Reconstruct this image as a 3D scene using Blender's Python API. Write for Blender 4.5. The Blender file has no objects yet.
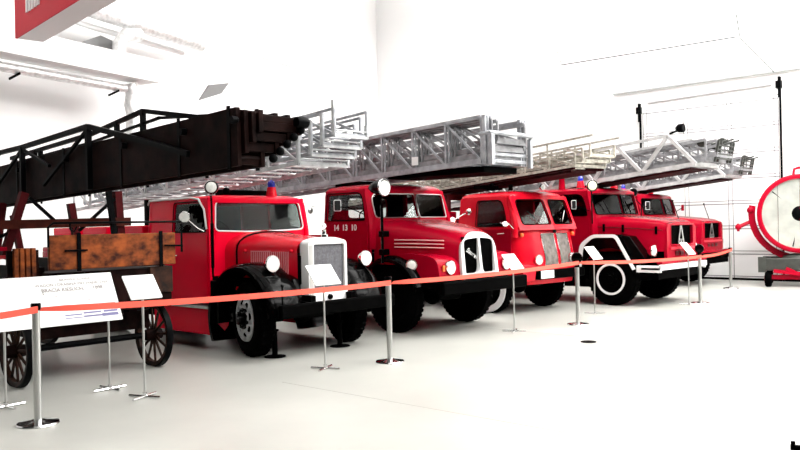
import bpy, bmesh, math, random
from math import sin, cos, pi, radians as R
from mathutils import Vector, Matrix
from mathutils.geometry import tessellate_polygon
random.seed(4)
S = bpy.context.scene
C = S.collection

# ------------------------------------------------------------------ materials
def nm(name):
    m = bpy.data.materials.new(name); m.use_nodes = True
    return m, m.node_tree, m.node_tree.nodes['Principled BSDF']
def mat(name, col, rough=.5, metal=0., coat=0., noise=0., scale=8., bump=0., spec=.5, bscale=None):
    m, t, b = nm(name)
    b.inputs['Base Color'].default_value = (*col, 1)
    b.inputs['Roughness'].default_value = rough
    b.inputs['Metallic'].default_value = metal
    b.inputs['Coat Weight'].default_value = coat
    b.inputs['Coat Roughness'].default_value = .05
    b.inputs['Specular IOR Level'].default_value = spec
    if noise or bump:
        tc = t.nodes.new('ShaderNodeTexCoord'); n = t.nodes.new('ShaderNodeTexNoise')
        n.inputs['Scale'].default_value = scale; n.inputs['Detail'].default_value = 6
        t.links.new(tc.outputs['Object'], n.inputs['Vector'])
        if noise:
            r = t.nodes.new('ShaderNodeValToRGB')
            r.color_ramp.elements[0].position = .3; r.color_ramp.elements[1].position = .7
            r.color_ramp.elements[0].color = (*[c*(1-noise) for c in col], 1)
            r.color_ramp.elements[1].color = (*[min(1, c*(1+noise)) for c in col], 1)
            t.links.new(n.outputs['Fac'], r.inputs['Fac']); t.links.new(r.outputs['Color'], b.inputs['Base Color'])
        if bump:
            bp = t.nodes.new('ShaderNodeBump'); bp.inputs['Strength'].default_value = bump; bp.inputs['Distance'].default_value = .02
            t.links.new(n.outputs['Fac'], bp.inputs['Height']); t.links.new(bp.outputs['Normal'], b.inputs['Normal'])
    return m
RED1 = mat('crimson_paint', (.68, .0006, .020), .25, noise=.05, scale=3, spec=.08)
RED = mat('red_paint', (.27, .0007, .011), .25, noise=.05, scale=3, spec=.08)
REDB = mat('bright_red_paint', (.50, .0022, .013), .22, noise=.04, scale=3, spec=.22)
DRED = mat('dark_red_paint', (.07, .003, .005), .6, noise=.4, scale=6, spec=.15)
PRED = mat('pale_red_sign_paint', (.62, .03, .05), .6, spec=.1)
BLK = mat('black_gloss_paint', (.0006, .0006, .0006), .12, spec=.06)
MBLK = mat('matt_black_paint', (.0005, .0005, .0005), .6, spec=.01)
RUB = mat('tyre_rubber', (.0008, .0008, .0008), .75, bump=.2, scale=60, spec=.01)
WHT = mat('white_paint', (.8, .8, .8), .35)
WALL = mat('wall_white_plaster', (.88, .88, .88), .8, noise=.01, scale=1.5)
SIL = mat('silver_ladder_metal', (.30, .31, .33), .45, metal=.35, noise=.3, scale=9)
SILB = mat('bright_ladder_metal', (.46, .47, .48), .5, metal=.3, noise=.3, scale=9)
DIRTY = mat('weathered_ladder_metal', (.36, .34, .29), .6, metal=.1, noise=.4, scale=14)
CHR = mat('chrome', (.75, .75, .75), .12, metal=1)
STEEL = mat('brushed_steel', (.5, .5, .49), .3, metal=1)
MIR = mat('mirror_glass', (.92, .92, .92), .04, metal=1)
GRY = mat('radiator_grey_mesh', (.10, .10, .115), .6, metal=.3, noise=.3, scale=40)
GPAN = mat('worn_grey_metal_panel', (.12, .105, .095), .5, metal=.4, noise=.5, scale=14)
BLU = mat('blue_beacon_glass', (.01, .02, .35), .1, coat=.6)
ORG = mat('orange_indicator', (.8, .13, .02), .3)
LENS = mat('lamp_lens', (.8, .8, .76), .12, coat=.5, noise=.12, scale=30)
YLENS = mat('yellowish_lamp_lens', (.75, .70, .45), .15, coat=.5, noise=.15, scale=30)
DW = mat('dark_old_wood', (.0065, .0022, .0018), .6, noise=.9, scale=7, bump=.2, spec=.03)
IRON = mat('black_iron', (.0006, .0007, .001), .5, spec=.03)
GREEN = mat('grey_green_paint', (.016, .018, .014), .6, noise=.4, scale=12)
SEAT = mat('dark_seat_fabric', (.002, .0015, .0015), .8, spec=.02)
BAND = mat('orange_red_webbing', (.85, .085, .05), .6)
PAPER = mat('white_card', (.86, .86, .86), .6)
INK = mat('grey_print', (.30, .28, .27), .7)
INKB = mat('blue_print', (.16, .15, .30), .7)
SEAM = mat('door_seam_grey', (.30, .32, .31), .6)
FOIL = mat('insulation_foil', (.75, .75, .75), .35, metal=.5, bump=1., scale=12, noise=.2)
PGREY = mat('grey_concrete', (.16, .16, .16), .8)
def wood(name, a, b, sc):
    m, t, p = nm(name)
    tc = t.nodes.new('ShaderNodeTexCoord'); mp = t.nodes.new('ShaderNodeMapping'); mp.inputs['Scale'].default_value = sc
    n = t.nodes.new('ShaderNodeTexNoise'); n.inputs['Scale'].default_value = 5; n.inputs['Detail'].default_value = 8
    r = t.nodes.new('ShaderNodeValToRGB'); r.color_ramp.elements[0].position = .33; r.color_ramp.elements[1].position = .68
    r.color_ramp.elements[0].color = (*a, 1); r.color_ramp.elements[1].color = (*b, 1)
    L = t.links.new
    L(tc.outputs['Object'], mp.inputs['Vector']); L(mp.outputs['Vector'], n.inputs['Vector']); L(n.outputs['Fac'], r.inputs['Fac'])
    L(r.outputs['Color'], p.inputs['Base Color']); p.inputs['Roughness'].default_value = .6; p.inputs['Specular IOR Level'].default_value = .12
    return m
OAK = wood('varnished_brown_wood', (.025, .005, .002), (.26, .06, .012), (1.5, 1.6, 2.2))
BRN = wood('dark_brown_wood', (.006, .003, .002), (.035, .012, .006), (3, 3, 3))
def glass(name, tint, refl=.5):
    m = bpy.data.materials.new(name); m.use_nodes = True; t = m.node_tree; t.nodes.clear()
    o = t.nodes.new('ShaderNodeOutputMaterial'); mx = t.nodes.new('ShaderNodeMixShader'); tr = t.nodes.new('ShaderNodeBsdfTransparent')
    gl = t.nodes.new('ShaderNodeBsdfGlossy'); fr = t.nodes.new('ShaderNodeFresnel'); fr.inputs['IOR'].default_value = 1.28
    tr.inputs['Color'].default_value = (*tint, 1); gl.inputs['Roughness'].default_value = .02
    t.links.new(fr.outputs[0], mx.inputs[0]); t.links.new(tr.outputs[0], mx.inputs[1]); t.links.new(gl.outputs[0], mx.inputs[2]); t.links.new(mx.outputs[0], o.inputs[0])
    return m
GLS = glass('window_glass', (.72, .75, .74))
def floor_mat():
    m, t, p = nm('polished_concrete')
    tc = t.nodes.new('ShaderNodeTexCoord'); L = t.links.new
    n = t.nodes.new('ShaderNodeTexNoise'); n.inputs['Scale'].default_value = .8; n.inputs['Detail'].default_value = 5; n.inputs['Roughness'].default_value = .6
    L(tc.outputs['Object'], n.inputs['Vector'])
    r = t.nodes.new('ShaderNodeValToRGB'); r.color_ramp.elements[0].position = .3; r.color_ramp.elements[1].position = .72
    r.color_ramp.elements[0].color = (.33, .33, .305, 1); r.color_ramp.elements[1].color = (.42, .42, .39, 1)
    L(n.outputs['Fac'], r.inputs['Fac']); L(r.outputs['Color'], p.inputs['Base Color'])
    p.inputs['Roughness'].default_value = .3; p.inputs['Specular IOR Level'].default_value = .5
    mr = t.nodes.new('ShaderNodeMapRange'); mr.inputs['To Min'].default_value = .25; mr.inputs['To Max'].default_value = .4
    L(n.outputs['Fac'], mr.inputs['Value']); L(mr.outputs[0], p.inputs['Roughness'])
    return m
FLOOR = floor_mat()
def emis(name, col, s):
    m = bpy.data.materials.new(name); m.use_nodes = True; t = m.node_tree; t.nodes.clear()
    o = t.nodes.new('ShaderNodeOutputMaterial'); e = t.nodes.new('ShaderNodeEmission')
    e.inputs[0].default_value = (*col, 1); e.inputs[1].default_value = s; t.links.new(e.outputs[0], o.inputs[0])
    return m

# ------------------------------------------------------------------ mesh builder
class B:
    def __init__(s): s.v = []; s.f = []
    def add(s, vs, fs):
        k = len(s.v); s.v += [tuple(v) for v in vs]; s.f += [tuple(i+k for i in f) for f in fs]; return s
    def box(s, x0, x1, y0, y1, z0, z1):
        vs = [(x, y, z) for x in (x0, x1) for y in (y0, y1) for z in (z0, z1)]
        return s.add(vs, [(0,1,3,2),(4,6,7,5),(0,4,5,1),(2,3,7,6),(0,2,6,4),(1,5,7,3)])
    def bar(s, p, q, w, h=None, up=(0,0,1)):
        p = Vector(p); q = Vector(q); h = h or w; d = (q-p).normalized(); u = Vector(up)
        if abs(d.dot(u)) > .98: u = Vector((1,0,0))
        a = d.cross(u).normalized(); b = a.cross(d).normalized()
        vs = [c + a*i*w/2 + b*j*h/2 for c in (p, q) for i, j in ((-1,-1),(1,-1),(1,1),(-1,1))]
        return s.add(vs, [(3,2,1,0),(4,5,6,7),(0,1,5,4),(1,2,6,5),(2,3,7,6),(3,0,4,7)])
    def tube(s, pts, r, n=8, closed=False):
        P = [Vector(p) for p in pts]; rings = []; a = None
        for i, p in enumerate(P):
            if closed: d = P[(i+1) % len(P)] - P[i-1]
            else: d = P[min(i+1, len(P)-1)] - P[max(i-1, 0)]
            d.normalize()
            if a is None: a = d.cross(Vector((0,0,1)) if abs(d.z) < .9 else Vector((1,0,0))).normalized()
            else: a = (a - d*a.dot(d)).normalized()
            b = d.cross(a); rr = r[i] if isinstance(r, (list, tuple)) else r
            rings.append([p + (a*cos(2*pi*k/n) + b*sin(2*pi*k/n))*rr for k in range(n)])
        if closed: rings.append(rings[0]); return s.loft(rings, caps=False)
        return s.loft(rings)
    def loft(s, rings, caps=True, closed=True):
        n = len(rings[0]); vs = [v for r in rings for v in r]; fs = []
        for i in range(len(rings)-1):
            for k in range(n if closed else n-1):
                j = (k+1) % n; fs.append((i*n+k, i*n+j, (i+1)*n+j, (i+1)*n+k))
        if caps: fs += [tuple(range(n-1, -1, -1)), tuple((len(rings)-1)*n+k for k in range(n))]
        return s.add(vs, fs)
    def lathe(s, prof, c=(0,0,0), axis='y', n=32):
        """prof: (radius, offset along axis)"""
        rings = []
        for r, a in prof:
            ring = []
            for k in range(n):
                t = 2*pi*k/n; u, w = r*cos(t), r*sin(t)
                p = {'y': (u, a, w), 'x': (a, u, w), 'z': (u, w, a)}[axis]
                ring.append((c[0]+p[0], c[1]+p[1], c[2]+p[2]))
            rings.append(ring)
        return s.loft(rings, caps=prof[0] != prof[-1])
    def disc_dir(s, c, d, prof, n=28):
        """lathe about direction d at c; prof (radius, offset along d)"""
        d = Vector(d).normalized(); a = d.cross(Vector((0,0,1))).normalized(); b = d.cross(a)
        return s.loft([[Vector(c) + d*o + (a*cos(2*pi*k/n) + b*sin(2*pi*k/n))*r for k in range(n)] for r, o in prof])
    def plate(s, outer, holes, fmap, th):
        """flat polygon with holes, mapped to 3D by fmap(u, v, w)"""
        polys = [outer] + holes
        tris = tessellate_polygon([[Vector((p[0], p[1], 0)) for p in pl] for pl in polys])
        pts = [p for pl in polys for p in pl]; n = len(pts)
        vs = [fmap(p[0], p[1], 0) for p in pts] + [fmap(p[0], p[1], th) for p in pts]
        fs = [tuple(t) for t in tris] + [tuple(i+n for i in reversed(t)) for t in tris]
        k = 0
        for pl in polys:
            m = len(pl)
            for i in range(m):
                j = (i+1) % m; fs.append((k+i, k+j, k+j+n, k+i+n))
            k += m
        return s.add(vs, fs)
    def ball(s, c, r, sc=(1,1,1), n=16):
        prof = [(max(1e-4, r*sin(pi*i/8)), -r*cos(pi*i/8)) for i in range(9)]
        return s.loft([[(c[0]+q*cos(2*pi*k/n)*sc[0], c[1]+q*sin(2*pi*k/n)*sc[1], c[2]+o*sc[2]) for k in range(n)] for q, o in prof])
    def obj(s, name, m, parent=None, bevel=0., label=None):
        me = bpy.data.meshes.new(name); me.from_pydata(s.v, [], s.f)
        bm = bmesh.new(); bm.from_mesh(me); bmesh.ops.recalc_face_normals(bm, faces=bm.faces); bm.to_mesh(me); bm.free()
        me.polygons.foreach_set('use_smooth', [True]*len(me.polygons)); me.set_sharp_from_angle(angle=R(38))
        me.materials.append(m); o = bpy.data.objects.new(name, me); C.objects.link(o)
        if parent: o.parent = parent
        if bevel:
            b = o.modifiers.new('bevel', 'BEVEL'); b.width = bevel; b.segments = 2; b.limit_method = 'ANGLE'; b.angle_limit = R(40)
        if label: o['label'] = label
        return o
def thing(name, label, cat, loc=(0,0,0), rz=0, group=None):
    o = bpy.data.objects.new(name, None); o.empty_display_size = .2; C.objects.link(o)
    o.location = loc; o.rotation_euler = (0, 0, R(rz)); o['label'] = label; o['category'] = cat
    if group: o['group'] = group
    return o
def tag(o, label, cat, group=None):
    o['label'] = label; o['category'] = cat
    if group: o['group'] = group
    return o
def struct(o): o['kind'] = 'structure'; return o
def rrect(x0, x1, y0, y1, r, n=5):
    pts = []
    for cx, cy, a in ((x1-r, y1-r, 0), (x0+r, y1-r, 90), (x0+r, y0+r, 180), (x1-r, y0+r, 270)):
        for i in range(n+1):
            t = R(a + 90*i/n); pts.append((cx + r*cos(t), cy + r*sin(t)))
    return pts
def rpoly(pts, r, n=4):
    """round the corners of polygon; r a number or list"""
    out = []; m = len(pts)
    for i in range(m):
        p = Vector((*pts[i], 0)); a = Vector((*pts[i-1], 0)); b = Vector((*pts[(i+1) % m], 0)); rr = r[i] if isinstance(r, (list, tuple)) else r
        if rr <= 0: out.append((p.x, p.y)); continue
        da = (a-p).normalized()*min(rr, (a-p).length*.45); db = (b-p).normalized()*min(rr, (b-p).length*.45)
        for k in range(n+1):
            t = k/n; q = (p+da)*(1-t)**2 + p*2*t*(1-t) + (p+db)*t*t; out.append((q.x, q.y))
    return out
def grow(poly, d):
    cx = sum(p[0] for p in poly)/len(poly); cy = sum(p[1] for p in poly)/len(poly)
    wx = max(p[0] for p in poly)-cx; wy = max(p[1] for p in poly)-cy
    return [(cx+(p[0]-cx)*(1+d/wx), cy+(p[1]-cy)*(1+d/wy)) for p in poly]
def text(body, size, m, parent, M, ext=.002, align='CENTER', name='lettering', shear=0, bold=0):
    cu = bpy.data.curves.new(name, 'FONT'); cu.body = body; cu.size = size; cu.extrude = ext; cu.align_x = align; cu.shear = shear; cu.offset = bold
    tmp = bpy.data.objects.new('tmp', cu); C.objects.link(tmp)
    me = bpy.data.meshes.new_from_object(tmp, depsgraph=bpy.context.evaluated_depsgraph_get()); bpy.data.objects.remove(tmp)
    me.name = name; me.materials.clear(); me.materials.append(m)
    o = bpy.data.objects.new(name, me); C.objects.link(o); o.parent = parent; o.matrix_local = M
    return o
def frame(loc, xdir, ydir):
    x = Vector(xdir).normalized(); y = Vector(ydir); y = (y - x*y.dot(x)).normalized(); z = x.cross(y)
    return Matrix(((x.x, y.x, z.x, loc[0]), (x.y, y.y, z.y, loc[1]), (x.z, y.z, z.z, loc[2]), (0,0,0,1)))

# ------------------------------------------------------------------ camera
F = 800.; CX, CY, H, ROLL, YAW = 400., 225., 1.55, R(1.2), R(43.5)
cd = bpy.data.cameras.new('camera'); cd.sensor_width = 36; cd.lens = F/800*36; cd.clip_end = 200
cam = bpy.data.objects.new('camera', cd); C.objects.link(cam); S.camera = cam
fw = Vector((-sin(YAW), cos(YAW), 0)); rt = Vector((cos(YAW), sin(YAW), 0)); up = Vector((0,0,1))
# the picture leans anticlockwise by ROLL
rx = rt*cos(ROLL) - up*sin(ROLL); ry = rt*sin(ROLL) + up*cos(ROLL)
cam.matrix_world = Matrix(((rx.x, ry.x, -fw.x, 0), (rx.y, ry.y, -fw.y, 0), (rx.z, ry.z, -fw.z, H), (0,0,0,1)))

# ------------------------------------------------------------------ vehicle pieces
def wheel(T, x, y0, y1, r, style='steel', side=-1, ring=0, steer=0):
    """tyre between y0 and y1; side -1: outer face at y0"""
    yo = y0 if side < 0 else y1; d = 1 if side < 0 else -1; w = y1-y0
    def P(l): return [(q, yo + d*a) for q, a in l]
    t = B().lathe(P([(r*.60, .035), (r*.64, .008), (r*.74, 0), (r*.88, .012), (r*.955, .035), (r, .06), (r, w-.06), (r*.955, w-.035), (r*.88, w-.012), (r*.7, w), (r*.6, w-.03)]), (x, 0, r), n=44)
    for k in range(40):
        a = 2*pi*k/40
        for s2 in (0, 1):
            c = Vector((x+cos(a)*r*.99, 0, r+sin(a)*r*.99))
            ya, yb = (yo+d*.045, yo+d*(w*.42)) if s2 else (yo+d*(w*.58), yo+d*(w-.045))
            t.bar((c.x, ya, c.z), (c.x, yb, c.z), r*.09, .02, up=(cos(a), 0, sin(a)))
    o = t.obj('wheel', RUB, T)
    if steer:
        pv = Vector((x, (y0+y1)/2, 0)); o.matrix_local = Matrix.Translation(pv) @ Matrix.Rotation(R(steer), 4, 'Z') @ Matrix.Translation(-pv)
    if style == 'holes':
        holes = []
        for k in range(8):
            a = 2*pi*k/8+.2; e = []
            for i in range(12):
                b = 2*pi*i/12; u, v = .048*cos(b), .032*sin(b)
                e.append((r*.43*cos(a) + u*-sin(a) + v*cos(a), r*.43*sin(a) + u*cos(a) + v*sin(a)))
            holes.append(e)
        fm = lambda u, v, q: (x+u, yo+d*(.03 - .05*max(0, 1-abs(math.hypot(u, v)-r*.40)/(r*.25)) + q), r+v)
        disc = [(r*.58*cos(2*pi*i/40), r*.61*sin(2*pi*i/40)) for i in range(40)]
        rm = B().plate(disc, holes, fm, .008)
        rm.lathe(P([(r*.55, .02), (r*.575, -.004), (r*.60, 0), (r*.58, .03), (r*.55, .02)]), (x, 0, r), n=40)
        rm.obj('rim', SILB, o)
        hb = B().lathe(P([(r*.3, .0), (r*.27, -.03), (r*.15, -.035), (r*.14, -.09), (.01, -.1)]), (x, 0, r), n=20)
        for k in range(8):
            a = 2*pi*k/8; hb.lathe(P([(.014, -.03), (.014, -.055), (.003, -.057)]), (x+r*.21*cos(a), 0, r+r*.21*sin(a)), n=6)
        hb.obj('hub', BLK, o)
        B().lathe(P([(r*.55, .06), (r*.55, .065), (.01, .065)]), (x, 0, r), n=20).obj('brake_drum', MBLK, o)
    else:
        rm = B().lathe(P([(r*.62, .03), (r*.58, .01), (r*.55, .05), (r*.3, .08), (r*.28, .02), (r*.16, .0), (r*.15, -.04), (.005, -.045)]), (x, 0, r), n=32)
        for k in range(6):
            a = 2*pi*k/6; rm.lathe(P([(.016, .03), (.014, -.01), (.003, -.012)]), (x+r*.22*cos(a), 0, r+r*.22*sin(a)), n=6)
        rm.obj('rim', DRED if style == 'red' else MBLK, o)
    if ring:
        B().lathe(P([(r*ring[0], .012), (r*ring[0], -.006), (r*ring[1], -.006), (r*ring[1], .012), (r*ring[0], .012)]), (x, 0, r), n=44).obj('white_ring', WHT, o, label='white painted ring on the tyre')
    return o
def headlamp(T, c, r, d=(1,0,0), body=RED, lens=LENS, name='headlamp', depth=None):
    D = depth or r*1.2
    o = B().disc_dir(c, d, [(r*.25, -D), (r*.65, -D*.75), (r*.92, -D*.35), (r, -.01), (r*1.04, 0), (r*1.04, .012), (r*.93, .016)]).obj(name, body, T)
    B().disc_dir(c, d, [(r*1.05, -.004), (r*1.07, .006), (r*1.0, .02), (r*.9, .02)]).obj('bezel', CHR, o)
    B().disc_dir(c, d, [(r*.92, .012), (r*.75, .022), (r*.4, .03), (.003, .033)]).obj('lens', lens, o)
    return o
def beacon(T, c, s=1.):
    x, y, z = c
    o = B().lathe([(.075*s, -.03*s), (.06*s, .06*s), (.055*s, .09*s), (.002, .09*s)], c, 'z', 20).obj('blue_beacon', REDB, T)
    B().lathe([(.05*s, .085*s), (.052*s, .13*s), (.043*s, .165*s), (.02*s, .185*s), (.002, .188*s)], c, 'z', 20).obj('beacon_glass', BLU, o)
def dome(outline, z0, h, zf=lambda x, y: 0, e=3., n=9, drop=.05):
    """roof: shrinking rings of a plan outline"""
    cx = sum(p[0] for p in outline)/len(outline); cy = sum(p[1] for p in outline)/len(outline); rings = []
    rings.append([(x, y, z0-drop+zf(x, y)) for x, y in outline])
    for k in range(n+1):
        t = pi/2*k/n; s = max(.02, cos(t)**(2/e)); hh = h*sin(t)**(2/e)
        rings.append([(cx+(x-cx)*s, cy+(y-cy)*s, z0+hh+zf(x, y)) for x, y in outline])
    return B().loft(rings)
def plan(x0, x1, w0, w1, yc, V=0., r=.12, n=5):
    """plan outline: rear at x0, front x1 bulging by V at the middle"""
    return rpoly([(x0, yc-w0), (x1, yc-w1), (x1+V, yc), (x1, yc+w1), (x0, yc+w0)], [r*.6, r, .3*r, r, r*.6], n)
def arch(x, yc, w, zb, zs, zt, e=2.4, n=14):
    ring = [(x, yc-w, zb)]
    for k in range(n+1):
        t = pi*k/n; c = cos(t); ring.append((x, yc - w*math.copysign(abs(c)**(2/e), c), zs + (zt-zs)*abs(sin(t))**(2/e)))
    ring.append((x, yc+w, zb)); return ring
def fender(T, cx, cz, rad, y0, y1, a0, a1, m, name='fender', sq=1., crown=.05, n=22, side=-1, skirt=.05):
    """wing curved round the wheel, angles in degrees (0 = forward, 180 = rear)"""
    prof = [(0, -skirt), (0, -.005), (.07, crown*.55), (.25, crown*.95), (.5, crown), (.75, crown*.95), (.93, crown*.55), (1, 0), (1, -skirt), (.98, -skirt), (.96, -.02), (.5, crown-.02), (.04, -.02), (.02, -skirt)]
    rings = []
    for i in range(n+1):
        a = R(a0 + (a1-a0)*i/n)
        rr = rad(a) if callable(rad) else rad
        rings.append([(cx + (rr+c)*cos(a), y0+(y1-y0)*t, cz + (rr+c)*sin(a)*sq) for t, c in prof])
    return B().loft(rings).obj(name, m, T)
def cab(T, P):
    """cab shell from panels with real window openings"""
    y0, y1 = P['y']; yc = (y0+y1)/2; xr, xf = P['xr'], P['xf']; zb, zw, zt = P['zb'], P['zw'], P['zt']
    rake = P['rake']; V = P.get('V', 0); col = P.get('m', RED); th = .035
    xat = lambda z: xf - (max(0, z-zw))*rake
    sw = P['swin']    # side window polygon
    outl = rpoly([(xr, zb), (xf, zb), (xf, zw), (xat(zt), zt), (xr+.03, zt)], [0, 0, .05, .1, .08])
    shell = B()
    for y, d in ((y0, 1), (y1, -1)):
        shell.plate(outl, [sw], lambda u, v, w, y=y, d=d: (u, y + d*(w + .10*max(0, v-zw)**1.3), v), th)
    # back with window
    shell.plate([(y0+.03, zb), (y1-.03, zb), (y1-.08, zt), (y0+.08, zt)], [] if P.get('back') == 0 else [rrect(yc-.45, yc+.45, zw+.06, zt-.1, .06)], lambda u, v, w: (xr+.02+w, u, v), th)
    # front: two halves meeting at the centre line
    fx = lambda u, v: xat(v) + V*(1-abs(u-yc)/(y1-yc))
    for s2 in (-1, 1):
        a, b = (y0+.04, yc) if s2 < 0 else (yc, y1-.04)
        win = []
        if not P.get('single'):
            o_, i_ = (a+P['pil'], yc-P['mid']) if s2 < 0 else (yc+P['mid'], b-P['pil'])
            lo, hi = (o_, i_) if s2 < 0 else (o_, i_)
            win = [rpoly([(lo, P['wz'][0]), (hi, P['wz'][0]), (hi, P['wz'][1]), (lo, P['wz'][1])], P.get('wr', .05))]
            shell.plate([(a, P['zf']), (b, P['zf']), (b, zt), (a, zt)], win, lambda u, v, w: (fx(u, v)-w, u, v), th)
    if P.get('single'):
        win = [rpoly([(y0+P['pil'], P['wz'][0]+.01), (yc, P['wz'][0]-.015), (y1-P['pil'], P['wz'][0]+.01), (y1-P['pil']-.05, P['wz'][1]), (yc, P['wz'][1]+.015), (y0+P['pil']+.05, P['wz'][1])], [.07, .3, .07, .08, .3, .08])]
        shell.plate([(y0+.04, P['zf']), (y1-.04, P['zf']), (y1-.04, zt), (y0+.04, zt)], win, lambda u, v, w: (fx(u, v)-w, u, v), th)
    for y, s2 in ((y0, 1), (y1, -1)):
        shell.tube([(xf-.03, y+s2*.035, P['zf']), (xf-.03, y+s2*.035, zw), (xat(zt)-.03, y+s2*(.035+.1*(zt-zw)**1.3), zt)], .035, 10)
        shell.tube([(xr+.04, y+s2*.035, zb), (xr+.04, y+s2*.035, zw), (xr+.06, y+s2*.06, zt)], .035, 10)
    shell.box(xr+.03, xf-.03, y0+.03, y1-.03, zb, zb+.04)   # cab floor
    body = shell.obj('cab', col, T)
    # frames and glass
    frm = B(); wins = win if P.get('single') else None
    polys = win if P.get('single') else []
    if not P.get('single'):
        for s2 in (-1, 1):
            a, b = (y0+.04+P['pil'], yc-P['mid']) if s2 < 0 else (yc+P['mid'], y1-.04-P['pil'])
            polys.append(rpoly([(a, P['wz'][0]), (b, P['wz'][0]), (b, P['wz'][1]), (a, P['wz'][1])], P.get('wr', .05)))
    for i, pl in enumerate(polys):
        ws = B().plate(grow(pl, .006), [], lambda u, v, w: (fx(u, v)-.016-w, u, v), .005).obj('windscreen', GLS, T)
        B().tube([(fx(u, v)+.004, u, v) for u, v in grow(pl, .006)], P.get('fr', .013), 6, True).obj('windscreen_frame', P.get('fm', CHR), ws)
    for y, d in ((y0, 1), (y1, -1)):
        B().plate(grow(sw, .006), [], lambda u, v, w, y=y, d=d: (u, y+d*(.014+w+.10*max(0, v-zw)**1.3), v), .005).obj('side_window', GLS, T)
        B().tube([(u, y-d*.002+d*.10*max(0, v-zw)**1.3, v) for u, v in grow(sw, .008)], .009, 6, True).obj('window_rubber', MBLK, T)
    # door seams
    dx0, dx1 = P['door']
    for y, d in ((y0, 1), (y1, -1)):
        pl = rpoly([(dx0, zb+.03), (dx1, zb+.03), (dx1, zw-.02), (dx0, zw-.02)], .03)
        dr = B().plate(pl, [], lambda u, v, w, y=y, d=d: (u, y-d*(.012-w), v), .012).obj('door', P.get('dm', col), T)
        hd = B(); hx = dx0+.12
        hd.tube([(hx, y-d*.01, zw-.30), (hx, y-d*.045, zw-.30), (hx+.11, y-d*.045, zw-.295)], .009, 8); hd.obj('door_handle', CHR, dr)
    # roof
    f0 = xat(zt)
    rp = plan(xr-.005, f0+.03, (y1-y0)/2-.03, (y1-y0)/2-.05, yc, V, .16)
    dome(rp, zt-.015, P['crown'], e=2.6).obj('roof', P.get('rm', col), T)
    # inside
    B().plate([(y0+.08, zb+.05), (y1-.08, zb+.05), (y1-.12, zt-.03), (y0+.12, zt-.03)], [] if P.get('back') == 0 else [rrect(yc-.45, yc+.45, zw+.06, zt-.1, .06)], lambda u, v, w: (xr+.06+w, u, v), .01).box(xr+.08, f0-.1, y0+.10, y1-.10, zt-.035, zt-.02).obj('darkening_liner', SEAT, T)  # dark sheets added so the inside reads black through the glass
    B().box(xr+.12, xr+.5, y0+.12, y1-.12, zb+.04, zb+.32).box(xr+.08, xr+.2, y0+.12, y1-.12, zb+.3, zw+.02).obj('bench_seat', SEAT, T, .03)
    sy = y0+.42 if P.get('lhd', 1) else y1-.42
    cxw, czw = xf-.42, zw+.0
    B().tube([(cxw-.09*sin(2*pi*k/20), sy+.2*cos(2*pi*k/20), czw+.17*sin(2*pi*k/20)) for k in range(20)], .012, 6, True).tube([(cxw, sy, czw), (cxw+.3, sy, czw-.45)], .018).tube([(cxw, sy-.2, czw), (cxw, sy+.2, czw)], .01).obj('steering_wheel', MBLK, T)
    B().box(xf-.16, xf-.05, y0+.08, y1-.08, zw-.25, zw-.05).obj('dashboard', MBLK, T, .02)
    return body
def chassis(T, x0, x1, yc, z=.62, h=.14, half=.33):
    c = B()
    for s2 in (-1, 1): c.box(x0, x1, yc+s2*half-.04, yc+s2*half+.04, z, z+h)
    for x in (x0+.1, x0+1.2, x0+2.4, -.6, x1-.2): c.box(x, x+.08, yc-half, yc+half, z+.02, z+h-.02)
    c.obj('chassis_frame', MBLK, T)
    B().box(-3.3, -.75, yc-.55, yc+.55, .30, .58).box(-3.3, -.75, yc-.3, yc+.3, .26, .30).obj('underbody_blocker', MBLK, T, .04)  # added box that blocks light under the truck
    B().box(-1.0, .35, yc-.26, yc+.26, .42, .98).box(-3.5, -1.0, yc-.1, yc+.1, .45, .6).box(-2.6, -1.5, yc+.4, yc+.75, .35, .62).obj('engine', MBLK, T, .03)
def axles(T, xs, y0, y1, r):
    for x in xs:
        a = B().tube([(x, y0, r), (x, y1, r)], .055, 10); a.ball((x, (y0+y1)/2, r), .14)
        for y in (y0+.32, y1-.32):
            for k in range(4): a.box(x-.45+.06*k, x+.45-.06*k, y-.03, y+.03, r+.06+.02*k, r+.075+.02*k)
        a.obj('axle', MBLK, T)
def rear_body(T, x0, x1, y0, y1, z1, m=RED):
    """low superstructure with locker shutters and turntable pedestal"""
    b = B().box(x0, x1, y0+.02, y1-.02, .78, z1).obj('rear_body', m, T, .03)
    n = 4; w = (x1-x0)/n
    for i in range(n):
        for y, d in ((y0+.02, -1), (y1-.02, 1)):
            s2 = B().box(x0+w*i+.06, x0+w*(i+1)-.06, y, y+d*.02, .84, z1-.08)
            s2.obj('locker_door', m, b, .008)
    yc = (y0+y1)/2
    B().lathe([(.5, 0), (.5, .08), (.42, .1), (.38, .3), (.3, .32)], ((x0+x1)/2, yc, z1), 'z', 28).obj('turntable', MBLK, T)
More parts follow.
